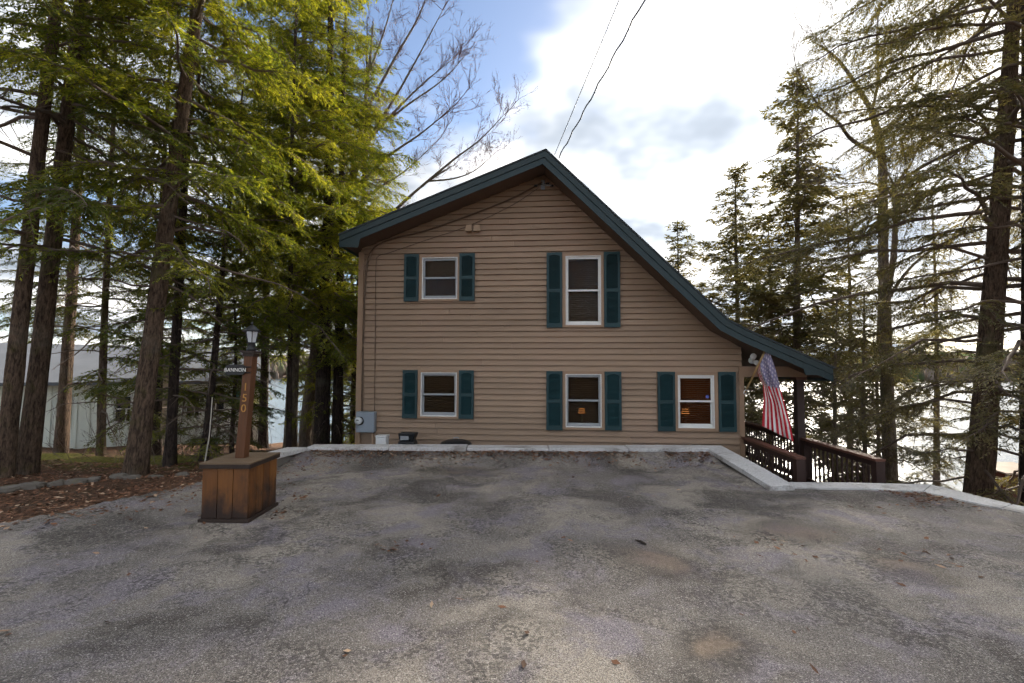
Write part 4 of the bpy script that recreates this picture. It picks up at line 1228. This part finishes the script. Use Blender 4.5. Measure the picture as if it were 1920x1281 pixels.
def crown_meshes(name, seed, H, z0, Rd, dh=0.17, sec=0.085, leaf=0.034, ll=0.085, lw=0.017, bare=0.0, bare_top=0.0,
                 droop=0.28, up=0.35, shape='hemlock', gap=0.0, azb=None, jit=0.0, inner=0.13, vz=0.16):
    rng = np.random.RandomState(seed)
    hs = np.arange(z0, H*0.985, dh); hs = hs+rng.uniform(-0.5, 0.5, len(hs))*dh
    keep = rng.rand(len(hs)) > gap; hs = hs[keep]
    B = len(hs); az = np.arange(B)*2.39996+rng.uniform(-0.5, 0.5, B)
    t = np.clip((hs-z0)/(H-z0), 0, 1)
    if shape == 'hemlock': pr = np.minimum(0.62+t*1.5, 1.0)*(1-t)**0.72+0.03
    elif shape == 'spire': pr = np.minimum(0.45+t*2, 1.0)*(1-t)**0.95+0.05
    else: pr = np.minimum(0.5+t*2.2, 1.0)*(1-t**3)**0.8+0.03
    Ls = Rd*pr*rng.uniform(0.55-jit*0.45, 1.12, B)
    if azb is not None:      # longer boughs on the open side
        Ls = Ls*(1+azb[1]*np.cos(az-azb[0]))
    el = -0.06+up*t+rng.uniform(-0.20, 0.20, B)*(1+jit*2); dr = droop*rng.uniform(0.5, 1.4, B)*(1-0.6*t)
    S = 8; u = np.linspace(0, 1, S)
    azc = az[:, None]+rng.uniform(-0.35, 0.35, B)[:, None]*u[None]
    rr = Ls[:, None]*u[None]
    PT = np.stack([np.cumsum(np.concatenate([np.zeros((B, 1)), np.cos(azc[:, 1:])*(Ls/(S-1))[:, None]], 1), 1),
                   np.cumsum(np.concatenate([np.zeros((B, 1)), np.sin(azc[:, 1:])*(Ls/(S-1))[:, None]], 1), 1),
                   hs[:, None]+Ls[:, None]*(el[:, None]*u-dr[:, None]*u**2)], -1)
    PT[:, 1:] += np.cumsum(rng.normal(0, 0.016, (B, S-1, 3))*Ls[:, None, None]*np.array([1, 1, 1.2]), axis=1)
    RD = 0.004+(0.0075*np.sqrt(Ls)+0.006*Ls)[:, None]*(1-u)[None]**0.8
    tv, tf = tubes(PT, RD, 5)
    TV = [tv]; TF = [tf]; off = len(tv)
    LV = []
    zup = np.array([0, 0, 1.0])
    for b in range(B):
        L = Ls[b]
        isbare = rng.rand() < (bare*(1-t[b]/max(bare_top, 1e-3)) if t[b] < bare_top else 0)
        n2 = max(3, int(L*0.88/sec))
        for sgn in (1, -1):
            u2 = np.linspace(inner, 0.99, n2)+rng.uniform(-0.5, 0.5, n2)/n2*0.8
            u2 = np.clip(u2, inner*0.6, 1)
            if isbare: u2 = u2[rng.rand(n2) < 0.35]
            n = len(u2)
            if n == 0: continue
            base = np.stack([np.interp(u2, u, PT[b, :, k]) for k in range(3)], -1)
            tan = norm(np.stack([np.interp(u2, (u[:-1]+u[1:])/2, np.diff(PT[b, :, k])) for k in range(3)], -1))
            perp = norm(np.cross(tan, zup))*sgn
            d2 = norm(tan*rng.uniform(0.45, 0.95, (n, 1))+perp*0.85+zup*rng.uniform(-0.42, 0.16, (n, 1))+rng.normal(0, vz, (n, 3)))
            l2 = np.clip((0.42*L*(1-u2)**0.8+0.16)*np.minimum(1, 0.35+u2*2.2), 0.10, 0.95)*rng.uniform(0.55, 1.15, n)
            if isbare: l2 *= 0.8
            vq = np.array([0, 0.35, 0.7, 1.0])
            dr2 = rng.uniform(0.08, 0.38, n)
            sp = base[:, None]+d2[:, None]*l2[:, None, None]*vq[None, :, None]; sp[:, :, 2] -= (dr2*l2)[:, None]*vq[None]**2
            rv = (0.0022+0.0032*l2)[:, None]*(1.05-vq)[None]
            sd2 = norm(np.cross(d2, zup))[:, None]*rv[..., None]*1.6; 
            a = np.concatenate([sp[:, [0, 2, 3]]-sd2[:, [0, 2, 3]], sp[:, [0, 2, 3]]+sd2[:, [0, 2, 3]]+np.array([0, 0, 0.003])], 1)
            k6 = np.arange(n)[:, None]*6
            f = np.concatenate([k6+np.array([[0, 1, 4, 3]]), k6+np.array([[1, 2, 5, 4]])]); a = a.reshape(-1, 3)
            TV.append(a); TF.append(f+off); off += len(a)
            if isbare: continue
            m = int(0.95*1.15/leaf)+1
            kidx = (np.arange(m)+0.5)[None, :]*leaf/l2[:, None]+rng.uniform(-0.3, 0.3, (n, m))*leaf/l2[:, None]
            ok = (kidx < 1.0) & (kidx > 0.06)
            ii, jj = np.nonzero(ok)
            vv = kidx[ii, jj]
            p = base[ii]+d2[ii]*(l2[ii]*vv)[:, None]; p[:, 2] -= dr2[ii]*l2[ii]*vv**2
            dt = norm(d2[ii]-zup*(2*dr2[ii]*vv)[:, None])
            for sg2 in (1, -1):
                if len(p) == 0: continue
                pp = norm(np.cross(dt, zup))*sg2
                dl = norm(dt*0.75+pp*rng.uniform(0.5, 1.0, (len(p), 1))+rng.normal(0, 0.24, p.shape)+zup*-0.12)
                nn = norm(zup+rng.normal(0, 0.45, p.shape))
                LL = ll*rng.uniform(0.55, 1.3, len(p))*(1.1-0.45*vv); WW = lw*rng.uniform(0.7, 1.3, len(p))
                LV.append(leaf_quads(p, dl, nn, LL, WW))
    LVa = np.concatenate(LV) if LV else np.zeros((0, 3))
    lf = np.arange(len(LVa)).reshape(-1, 4)
    bm_ = fast_mesh(name+'_boughs', np.concatenate(TV), np.concatenate(TF))
    lm_ = fast_mesh(name+'_needles', LVa, lf)
    return bm_, lm_

PROTO = {}
def proto(key, **k):
    PROTO[key] = (crown_meshes(key, **k), k['H'])
proto('big', seed=11, H=16.5, z0=3.0, Rd=3.3, dh=0.125, sec=0.066, leaf=0.031, ll=0.10, lw=0.021, bare=0.9, bare_top=0.14, gap=0.08, vz=0.22)
proto('tall', seed=23, H=15.5, z0=3.0, Rd=2.9, dh=0.15, sec=0.074, leaf=0.034, ll=0.095, lw=0.019, bare=0.9, bare_top=0.35, gap=0.15, vz=0.22)
proto('light', seed=37, H=15.0, z0=1.2, Rd=2.8, dh=0.16, sec=0.078, leaf=0.034, ll=0.11, lw=0.023, bare=0.8, bare_top=0.45, gap=0.1, vz=0.22)
proto('young', seed=41, H=6.5, z0=0.35, Rd=1.5, dh=0.09, sec=0.06, leaf=0.030, ll=0.085, lw=0.019, bare=0.6, bare_top=0.4, vz=0.2)
proto('spire', seed=53, H=14.0, z0=2.2, Rd=2.9, dh=0.05, sec=0.095, leaf=0.042, ll=0.16, lw=0.046, shape='spire', bare=0.5, bare_top=0.35, gap=0.25, droop=0.35, up=0.7, jit=0.8, vz=0.45)
proto('lace', seed=67, H=15.5, z0=1.1, Rd=4.0, dh=0.14, sec=0.085, leaf=0.038, ll=0.098, lw=0.020, bare=0.42, bare_top=0.5, gap=0.05, droop=0.30, inner=0.36, vz=0.2, shape='broad')
def trunk_mesh(H, r0, seed, wob=0.06, sides=14, flare=1.28):
    rng = np.random.RandomState(seed)
    n = 26; u = np.linspace(0, 1, n); z = -0.4+u*(H+0.4)
    x = wob*np.sin(u*6+rng.rand()*6)*u; y = wob*np.sin(u*5+rng.rand()*6)*u
    r = r0*(1-u)**0.85+0.012; r *= 1+(flare-1)*np.exp(-np.clip(z, 0, 9)/0.22)
    ang = np.arange(sides)*2*np.pi/sides
    j = 1+0.05*np.sin(ang*3+rng.rand()*6)[None]+0.03*rng.normal(size=(n, sides))
    lob = 1+0.22*np.exp(-np.clip(z, 0, 9)/0.18)[:, None]*np.sin(ang*4+rng.rand()*6)[None]
    V = np.stack([x[:, None]+(r[:, None]*j*lob)*np.cos(ang), y[:, None]+(r[:, None]*j*lob)*np.sin(ang), z[:, None]+0*ang[None]], -1)
    idx = np.arange(n*sides).reshape(n, sides)
    q = np.stack([idx[:-1], np.roll(idx[:-1], -1, 1), np.roll(idx[1:], -1, 1), idx[1:]], -1).reshape(-1, 4)
    return fast_mesh('trunk', V.reshape(-1, 3), q)

CROWN_MAT = {}
def crown_mat_mesh(key, nm):
    """the shared needle mesh, one copy per needle colour"""
    k = (key, nm)
    if k not in CROWN_MAT:
        (bm_, lm_), H = PROTO[key]
        me = lm_ if not any(q[0] == key for q in CROWN_MAT) else lm_.copy()
        me.materials.clear(); me.materials.append(MATS[nm]); CROWN_MAT[k] = me
    return CROWN_MAT[k]
def hemlock(label, px, Y, key, H, r, top_px=None, rz=0.0, needles='needles_green', bk='bark', grp='hemlocks left of the house', name='hemlock_tree', seed=1, pyref=0.0, lean_y=0.0, wide=1.0):
    (bm_, lm_), PHt = PROTO[key]
    X = at(px, 700, Y)[0]; z = gz(X, Y)
    t = thing(name, label, 'tree', (X, Y, z), 0, grp)
    if top_px is not None:
        T = at(top_px, pyref, Y); dx_ = T[0]-X; dz_ = T[2]-z
        t.rotation_euler = (-lean_y, math.atan2(dx_, dz_), 0)
    link_mesh('trunk', trunk_mesh(H, r, seed), bk, t, True)
    s = H/PHt
    if len(bm_.materials) == 0: bm_.materials.append(MATS['twig'])
    for nm, me in (('boughs', bm_), ('crown', crown_mat_mesh(key, needles))):
        o = bpy.data.objects.new(nm, me); COL.objects.link(o); o.parent = t
        o.scale = (s*wide, s*wide, s); o.rotation_euler = (0, 0, rz)
    return t

# -- left
hemlock('brown hemlock trunk at the far left edge, leftmost of the close pair', 17, 7.0, 'tall', 15.5, 0.102, 108, 0.3, 'needles_green', seed=1)
hemlock('thick brown hemlock trunk, right one of the close pair at the left', 60, 7.35, 'tall', 15.8, 0.122, 153, 2.2, 'needles_green', seed=2)
hemlock('thick leaning hemlock in front of the cottage, with bright yellow-green boughs', 262, 7.6, 'big', 16.5, 0.132, 372, 3.4, 'needles_sunlit', seed=3)
hemlock('slim dark hemlock trunk just right of the thick leaning one', 325, 8.8, 'light', 13.0, 0.078, 362, 0.9, 'needles_green', 'bark_dark', seed=4)
hemlock('thin leaning young hemlock left of the lamp post', 388, 9.3, 'young', 7.5, 0.065, 470, 2.9, 'needles_green', 'bark_dark', seed=5)
hemlock('grey-brown hemlock trunk behind the close pair at the left', 122, 12.5, 'tall', 15.0, 0.14, 168, 4.0, 'needles_green', seed=6)
hemlock('straight olive-brown hemlock right of the lamp post', 548, 12.5, 'big', 15.5, 0.15, 575, 3.9, 'needles_sunlit', 'bark_grey', seed=7)
hemlock('big dark hemlock trunk close to the left corner of the brown house', 606, 11.8, 'big', 15.0, 0.19, 622, 5.3, 'needles_sunlit', 'bark_dark', seed=8)
hemlock('second dark trunk beside the big dark hemlock at the house corner', 634, 12.2, 'light', 13.0, 0.13, 650, 0.4, 'needles_sunlit', 'bark_dark', seed=9)
hemlock('small young hemlock behind the wooden planter', 440, 10.2, 'young', 4.2, 0.035, 455, 0.7, 'needles_dark', 'bark_dark', seed=10)
hemlock('slender hemlock beyond the right end of the cottage', 470, 17.5, 'light', 14.0, 0.12, 480, 2.0, 'needles_green', 'bark_dark', seed=12)
hemlock('hemlock standing behind the cottage roof, left', 90, 25.0, 'big', 15.0, 0.2, 100, 2.6, 'needles_dark', seed=13)
hemlock('hemlock standing behind the cottage chimney', 330, 25.5, 'tall', 15.5, 0.2, 340, 0.2, 'needles_dark', seed=14)
hemlock('slender hemlock by the water beside the left wall of the brown house', 662, 15.5, 'young', 7.0, 0.06, 668, 1.9, 'needles_green', 'bark_dark', seed=15)
hemlock('slim bare-stemmed hemlock between the cottage windows', 300, 12.0, 'light', 12.0, 0.09, 318, 3.3, 'needles_green', 'bark_dark', seed=17)

hemlock('bright yellow-green hemlock leaning towards the left eave of the brown house', 668, 14.6, 'big', 14.0, 0.12, 690, 2.2, 'needles_sunlit', 'bark_dark', seed=18)
hemlock('hemlock with yellow-green crown behind the lamp post', 497, 14.8, 'big', 15.5, 0.12, 510, 0.8, 'needles_sunlit', 'bark_dark', seed=19)

hemlock('slender straight hemlock stem between the close pair and the leaning trunk', 196, 11.0, 'light', 12.5, 0.075, 215, 5.4, 'needles_green', 'bark', seed=20)

hemlock('thin dark hemlock stem right of the lamp post with dense yellow-green crown', 545, 10.6, 'big', 13.0, 0.05, 556, 4.6, 'needles_sunlit', 'bark_dark', seed=33)

for (lab, px_, Y_, H_y, rz_, sd__) in (('low dark young hemlock between the olive-brown trunk and the house corner', 588, 17.0, 6.0, 1.0, 41),
        ('low dark young hemlock tight beside the lower left house corner', 645, 14.2, 5.0, 2.4, 42)):
    hemlock(lab, px_, Y_, 'young', H_y, 0.04, px_+6, rz_, 'needles_dark', 'bark_dark', seed=sd__)

# -- right
GR = 'conifers right of the house'
hemlock('massive dark hemlock trunk leaning right, near the right edge', 1812, 8.6, 'lace', 16.5, 0.20, 1900, 2.4, 'needles_backlit', 'bark', GR, seed=21)
hemlock('dark hemlock trunk cut by the right edge', 1916, 8.2, 'lace', 15.0, 0.165, 1930, 4.4, 'needles_backlit', 'bark_dark', GR, seed=22)
hemlock('tall narrow conifer with ragged pointed top, tallest behind the porch roof', 1492, 17.0, 'spire', 16.1, 0.17, 1490, 0.5, 'needles_backlit', 'bark_grey', GR, 'conifer_tree', seed=23, wide=1.35)
hemlock('pointed conifer left of the tallest one behind the roof slope', 1380, 20.0, 'spire', 15.0, 0.16, 1380, 2.5, 'needles_backlit', 'bark_grey', GR, 'conifer_tree', seed=24, wide=1.35)
hemlock('small pointed conifer top just above the roof slope', 1272, 21.5, 'spire', 13.5, 0.14, 1272, 4.1, 'needles_backlit', 'bark_grey', GR, 'conifer_tree', seed=25, wide=1.35)
hemlock('thin young hemlock right of the porch post', 1555, 13.5, 'young', 6.5, 0.06, 1575, 0.5, 'needles_backlit', 'bark_grey', GR, seed=26)
hemlock('thin young hemlock above the walkway railing end', 1618, 12.2, 'young', 6.0, 0.055, 1600, 2.2, 'needles_backlit', 'bark_grey', GR, seed=27)
hemlock('lacy hemlock by the water between the bare tree and the massive trunk', 1745, 18.0, 'light', 12.5, 0.11, 1750, 1.6, 'needles_backlit', 'bark_grey', GR, seed=28)
hemlock('lacy hemlock by the water behind the porch roof end', 1585, 17.5, 'light', 12.0, 0.11, 1590, 4.9, 'needles_backlit', 'bark_grey', GR, seed=29)
hemlock('broad hemlock by the water left of the porch post', 1440, 18.5, 'light', 11.5, 0.12, 1440, 0.2, 'needles_backlit', 'bark_grey', GR, seed=30)
hemlock('slim hemlock stem left of the bare forked tree', 1640, 14.0, 'young', 8.0, 0.05, 1640, 3.7, 'needles_backlit', 'bark_grey', GR, seed=31)

# -- bare deciduous trees
def twigs(rng, P, D, L, r, depth, out, spread=0.6, up=0.12, nch=(2, 4)):
    n = 6; pts = [P]; d = D
    for i in range(n-1):
        d = norm(d+rng.normal(0, 0.12, 3)+np.array([0, 0, up*0.4])); pts.append(pts[-1]+d*L/(n-1))
    pts = np.array(pts); out.append((pts, np.linspace(r, r*0.45, n)))
    if depth == 0: return
    for k in range(rng.randint(nch[0], nch[1]+1)):
        j = rng.randint(1, n); dd = norm(norm(pts[j]-pts[j-1])+rng.normal(0, spread, 3)+np.array([0, 0, up]))
        twigs(rng, pts[j], dd, L*rng.uniform(0.45, 0.75), max(r*0.55, 0.0036), depth-1, out, spread, up, nch)
    dd = norm(d+rng.normal(0, 0.2, 3)); twigs(rng, pts[-1], dd, L*0.65, max(r*0.45, 0.0036), depth-1, out, spread, up, nch)
def smooth_path(P, n):
    P = np.array(P); k = np.linspace(0, len(P)-1, n); out = []
    for q in k:
        i = min(int(q), len(P)-2); t = q-i
        p0, p1, p2, p3 = P[max(i-1, 0)], P[i], P[i+1], P[min(i+2, len(P)-1)]
        out.append(0.5*((2*p1)+(-p0+p2)*t+(2*p0-5*p1+4*p2-p3)*t*t+(-p0+3*p1-3*p2+p3)*t**3))
    return np.array(out)
def bare_tree(label, trunk_px, Y, r0, limbs, seed, tmat, mat_b, ntw=7, tw_len=1.1, depth=3, dY=0.8, grp='bare deciduous trees'):
    rng = np.random.RandomState(seed)
    T0 = at(trunk_px[0][0], trunk_px[0][1], Y); z = gz(T0[0], Y)
    t = thing('bare_tree', label, 'tree', (T0[0], Y, z), 0, grp)
    org = np.array([T0[0], Y, z])
    pts = [np.array([T0[0], Y, z-0.3])]+[at(a, b, Y) for a, b in trunk_px]
    sp = smooth_path(pts, 30)-org
    m = MB(); m.tube(sp, r0*np.linspace(1, 0.05, 30)**0.8, 12); m.build('trunk', tmat, t, True)
    out = []
    for (pp, rl, rel) in limbs:
        n = len(pp); P = [at(a, b, Y+rel*i/max(1, n-1)) for i, (a, b) in enumerate(pp)]
        lp_ = smooth_path(P, 18)-org
        m = MB(); m.tube(lp_, rl*np.linspace(1, 0.08, 18)**0.8, 8); m.build('limb', tmat, t, True)
        for k in range(ntw):
            j = rng.randint(4, 18); d = norm(norm(lp_[j]-lp_[j-1])+rng.normal(0, 0.55, 3)+np.array([0, 0, 0.15]))
            twigs(rng, lp_[j], d, tw_len*rng.uniform(0.5, 1.1), max(rl*0.17, 0.005), depth, out)
        twigs(rng, lp_[-1], norm(lp_[-1]-lp_[-2]), tw_len, rl*0.3, depth, out)
    for k in range(ntw):
        j = rng.randint(18, 30); d = norm(norm(sp[j]-sp[j-1])*0.6+rng.normal(0, 0.6, 3))
        twigs(rng, sp[j], d, tw_len*rng.uniform(0.5, 1.0), 0.008, depth, out)
    P = np.stack([o_[0] for o_ in out]); Q = np.stack([o_[1] for o_ in out])
    v_, f_ = tubes(P, Q, 3)
    link_mesh('twigs', fast_mesh('twigs', v_, f_), mat_b, t)
    return t
bare_tree('grey bare forked tree standing right of the porch', [(1670, 900), (1662, 700), (1659, 560), (1656, 476), (1654, 300), (1639, 225), (1627, 195), (1575, 116), (1532, 82)], 12.0, 0.17,
  [([(1664, 540), (1676, 476), (1679, 375), (1676, 349), (1665, 326)], 0.085, 0.3),
   ([(1648, 292), (1597, 262), (1571, 229), (1537, 202), (1519, 172)], 0.055, -0.6),
   ([(1634, 212), (1646, 150), (1644, 67), (1650, 10)], 0.04, 0.5),
   ([(1680, 386), (1705, 355), (1732, 337), (1790, 330)], 0.05, -0.4),
   ([(1678, 352), (1695, 325), (1712, 300), (1735, 240)], 0.045, 0.6),
   ([(1656, 350), (1625, 342), (1590, 345), (1555, 338)], 0.03, 0.5),
   ([(1666, 560), (1700, 510), (1745, 470), (1790, 455)], 0.045, -0.5)], 5, 'bark_grey', 'twig', 7, 1.0, 3)
bare_tree('bare maple with reddish twigs rising between the hemlocks and the house', [(574, 790), (600, 600), (622, 480), (655, 350), (675, 260), (690, 150), (700, 40)], 13.5, 0.18,
  [([(655, 350), (700, 250), (760, 150), (830, 20)], 0.06, -0.6), ([(668, 290), (730, 220), (790, 160), (850, 110)], 0.05, 0.4),
   ([(645, 380), (720, 300), (790, 250), (850, 200)], 0.05, -0.5), ([(680, 220), (740, 110), (790, 20), (820, -80)], 0.05, 0.7),
   ([(690, 140), (720, 60), (745, -30)], 0.04, 0.2), ([(640, 410), (700, 360), (760, 320), (815, 270)], 0.045, 0.5),
   ([(672, 270), (760, 200), (830, 150), (880, 95)], 0.04, 0.9)], 15, 'bark_grey', 'twig_red', 10, 0.66, 3)
bare_tree('bare limb reaching over the left roof slope', [(600, 560), (660, 480), (720, 415), (790, 350), (850, 310)], 15.0, 0.12,
  [([(790, 350), (850, 300), (900, 262), (945, 215)], 0.045, -0.4), ([(800, 340), (850, 335), (890, 320), (925, 290)], 0.035, 0.4)], 19, 'bark_grey', 'twig_red', 8, 0.62, 3)
# thin pale dead stem by the planter and thin dark pole behind the lamp post
for (lab, p0, p1, Y, r_, mt_) in (('thin pale dead stem leaning left of the planter', (381, 880), (398, 745), 8.3, 0.013, 'pale_stem'),
                                 ):
    a, b = at(*p0, Y), at(*p1, Y); a[2] = gz(a[0], Y)-0.05
    o = MB().tube(smooth_path([np.zeros(3), (b-a)*0.5+np.array([0.03, 0, 0]), b-a], 10), np.linspace(r_, r_*0.5, 10), 8).build('dead_stem', mt_, None, True)
    o.location = tuple(a); tag(o, lab, 'stem')

# -- stones edging the leaf litter
def stone(label, x, y, sx_, sy_, sz_, seed):
    rng = np.random.RandomState(seed)
    m = MB(); n, k = 18, 10
    planes = [norm(rng.normal(0, 1, 3)*np.array([1, 1, 0.6])) for _ in range(9)]+[norm(np.array([rng.normal(0, .15), rng.normal(0, .15), 1.0]))]
    offs = [rng.uniform(0.58, 0.9) for _ in range(9)]+[0.45]
    for i in range(k+1):
        ph = math.pi*i/k
        for j in range(n):
            th = 2*math.pi*j/n
            d = np.array([math.sin(ph)*math.cos(th), math.sin(ph)*math.sin(th), math.cos(ph)])
            q = 1.0
            for pn, of in zip(planes, offs):          # cut by random planes: broken faces, not a pebble
                c_ = float(np.dot(pn, d))
                if c_ > 0.05: q = min(q, of/c_)
            q *= 1+0.10*(vnoise(d[0]*4+seed, d[1]*4+d[2]*3)-0.5)
            m.v.append((d[0]*sx_*q, d[1]*sy_*q, d[2]*sz_*q))
    for i in range(k):
        for j in range(n):
            jj = (j+1) % n; m.f.append((i*n+j, (i+1)*n+j, (i+1)*n+jj, i*n+jj))
    o = m.build('edging_stone', 'rock', None, False); o.location = (x, y, gz(x, y)+sz_*0.02); o.rotation_euler = (0, 0, rng.rand()*6)
    tag(o, label, 'stone', 'stones edging the leaf litter')
for i, (px, py, a, b, h, lab) in enumerate(((15, 911, .30, .18, .11, 'flat stone below the leftmost trunk'), (62, 905, .26, .17, .12, 'long low stone below the right trunk of the close pair'),
      (105, 901, .16, .13, .09, 'small stone just right of the close pair of trunks'), (140, 898, .19, .15, .10, 'mossy stone in the middle of the stone edging'),
      (175, 893, .14, .12, .09, 'small rounded stone left of the leaning trunk'), (222, 888, .13, .12, .13, 'pale stone at the left foot of the leaning trunk'),
      (247, 889, .12, .10, .10, 'pale stone in front of the leaning trunk'), (292, 886, .14, .10, .07, 'low stone right of the leaning trunk'),
      (340, 880, .12, .10, .07, 'low stone in front of the slim dark trunk'))):
    P = on_z(px, py, 0.0); stone(lab, P[0], P[1], a, b, h, 60+i)

# -- leaf litter (uncountable)
rng = np.random.RandomState(9)
N = 26000
x = rng.uniform(-9.5, -2.6, N); y = rng.uniform(3.2, 9.6, N)
ins = drive_inside(x, y)
lft = np.interp(y, [-6, 2.0, 3.6, 4.7, 5.6, 6.6, 7.1, 8.3], [-16, -12, -7.4, -5.0, -4.55, -4.1, -3.75, -3.45])
keepp = np.where(ins, np.exp(-(x-lft)/0.5)*0.8*(vnoise(x*2.2, y*2.2) > 0.35), np.where(x < -3.9, 0.9, 0.25))
kp = rng.rand(N) < keepp; x, y = x[kp], y[kp]; ins = ins[kp]
# drift against the back lip and right kerb too
N2 = 2600
x2 = rng.uniform(-3.3, 3.25, N2); y2 = 8.06-np.abs(rng.normal(0, 0.20, N2)); k2 = vnoise(x2*1.3+5, y2*0.5) > 0.42
N3 = 900
x3 = rng.uniform(3.8, 5.3, N3); y3 = 6.28-np.abs(rng.normal(0.25, 0.22, N3)); k3 = vnoise(x3*2+9, y3*2) > 0.5
x = np.concatenate([x, x2[k2], x3[k3]]); y = np.concatenate([y, y2[k2], y3[k3]])
# a few loose leaves on the drive
xs_, ys_ = [], []
for (px, py, n, s_) in ((735, 1028, 14, 0.07), (10, 1190, 3, 0.03), (1460, 1020, 12, 0.12), (530, 962, 22, 0.1), (575, 930, 26, 0.13), (650, 1235, 2, 0.03), (1750, 1050, 16, 0.12)):
    P = on_z(px, py, 0); xs_.append(P[0]+rng.normal(0, s_, n)); ys_.append(P[1]+rng.normal(0, s_, n))
rx = rng.uniform(-4, 6, 110); ry = rng.uniform(2.2, 7.5, 110)
x = np.concatenate([x, *xs_, rx]); y = np.concatenate([y, *ys_, ry])
ins = drive_inside(x, y)
z = np.where(ins, drive_z(x, y), ground_z(x, y))+0.006
n = len(x)
P = np.stack([x, y, z], -1); a = rng.uniform(0, 6.28, n)
D = norm(np.stack([np.cos(a), np.sin(a), rng.uniform(-0.05, 0.35, n)], -1)); Nn = norm(np.array([0, 0, 1.0])+rng.normal(0, 0.28, (n, 3)))
V = leaf_quads(P, D, Nn, rng.uniform(0.03, 0.085, n), rng.uniform(0.008, 0.04, n))
V[:, 2] = np.maximum(V[:, 2], np.repeat(z-0.003, 4))
stuff(link_mesh('leaf_litter', fast_mesh('leaf_litter', V, np.arange(len(V)).reshape(-1, 4)), 'litter'), 'rusty brown fallen leaves drifted along the left edge of the driveway', 'leaves')

# -- low brush on the banks (uncountable)
def brush(name, label, n, xr_, yr_, seed, mat, hmax):
    rng = np.random.RandomState(seed); out = []
    for i in range(n):
        x_ = rng.uniform(*xr_); y_ = rng.uniform(*yr_)
        P0 = np.array([x_, y_, gz(x_, y_)])
        twigs(rng, P0, norm(np.array([rng.normal(0, 0.5), rng.normal(0, 0.5), 1.0])), rng.uniform(0.3, hmax), 0.006, 2, out, 0.7, 0.05, (1, 3))
    v_, f_ = tubes(np.stack([o_[0] for o_ in out]), np.stack([o_[1] for o_ in out]), 3)
    stuff(link_mesh(name, fast_mesh(name, v_, f_), mat), label, 'brush')
brush('bare_brush', 'tangle of thin bare brush under the left trees', 90, (-9.5, -4.6), (8.5, 13.5), 31, 'twig', 0.9)
brush('bare_brush', 'thin bare brush on the bank behind the right kerb', 60, (4.5, 12), (8.0, 16), 32, 'twig', 1.0)

# -- stick on the driveway
P = on_z(1201, 1019, 0.0)
o = MB().tube([(-0.035, 0.04, 0.012), (0, 0.0, 0.016), (0.035, -0.05, 0.011)], [0.006, 0.012, 0.007], 7).build('stick', 'stick', None, True)
o.location = (P[0], P[1], float(drive_z(np.array(P[0]), np.array(P[1])))); tag(o, 'short dark stick lying on the middle of the driveway', 'stick')
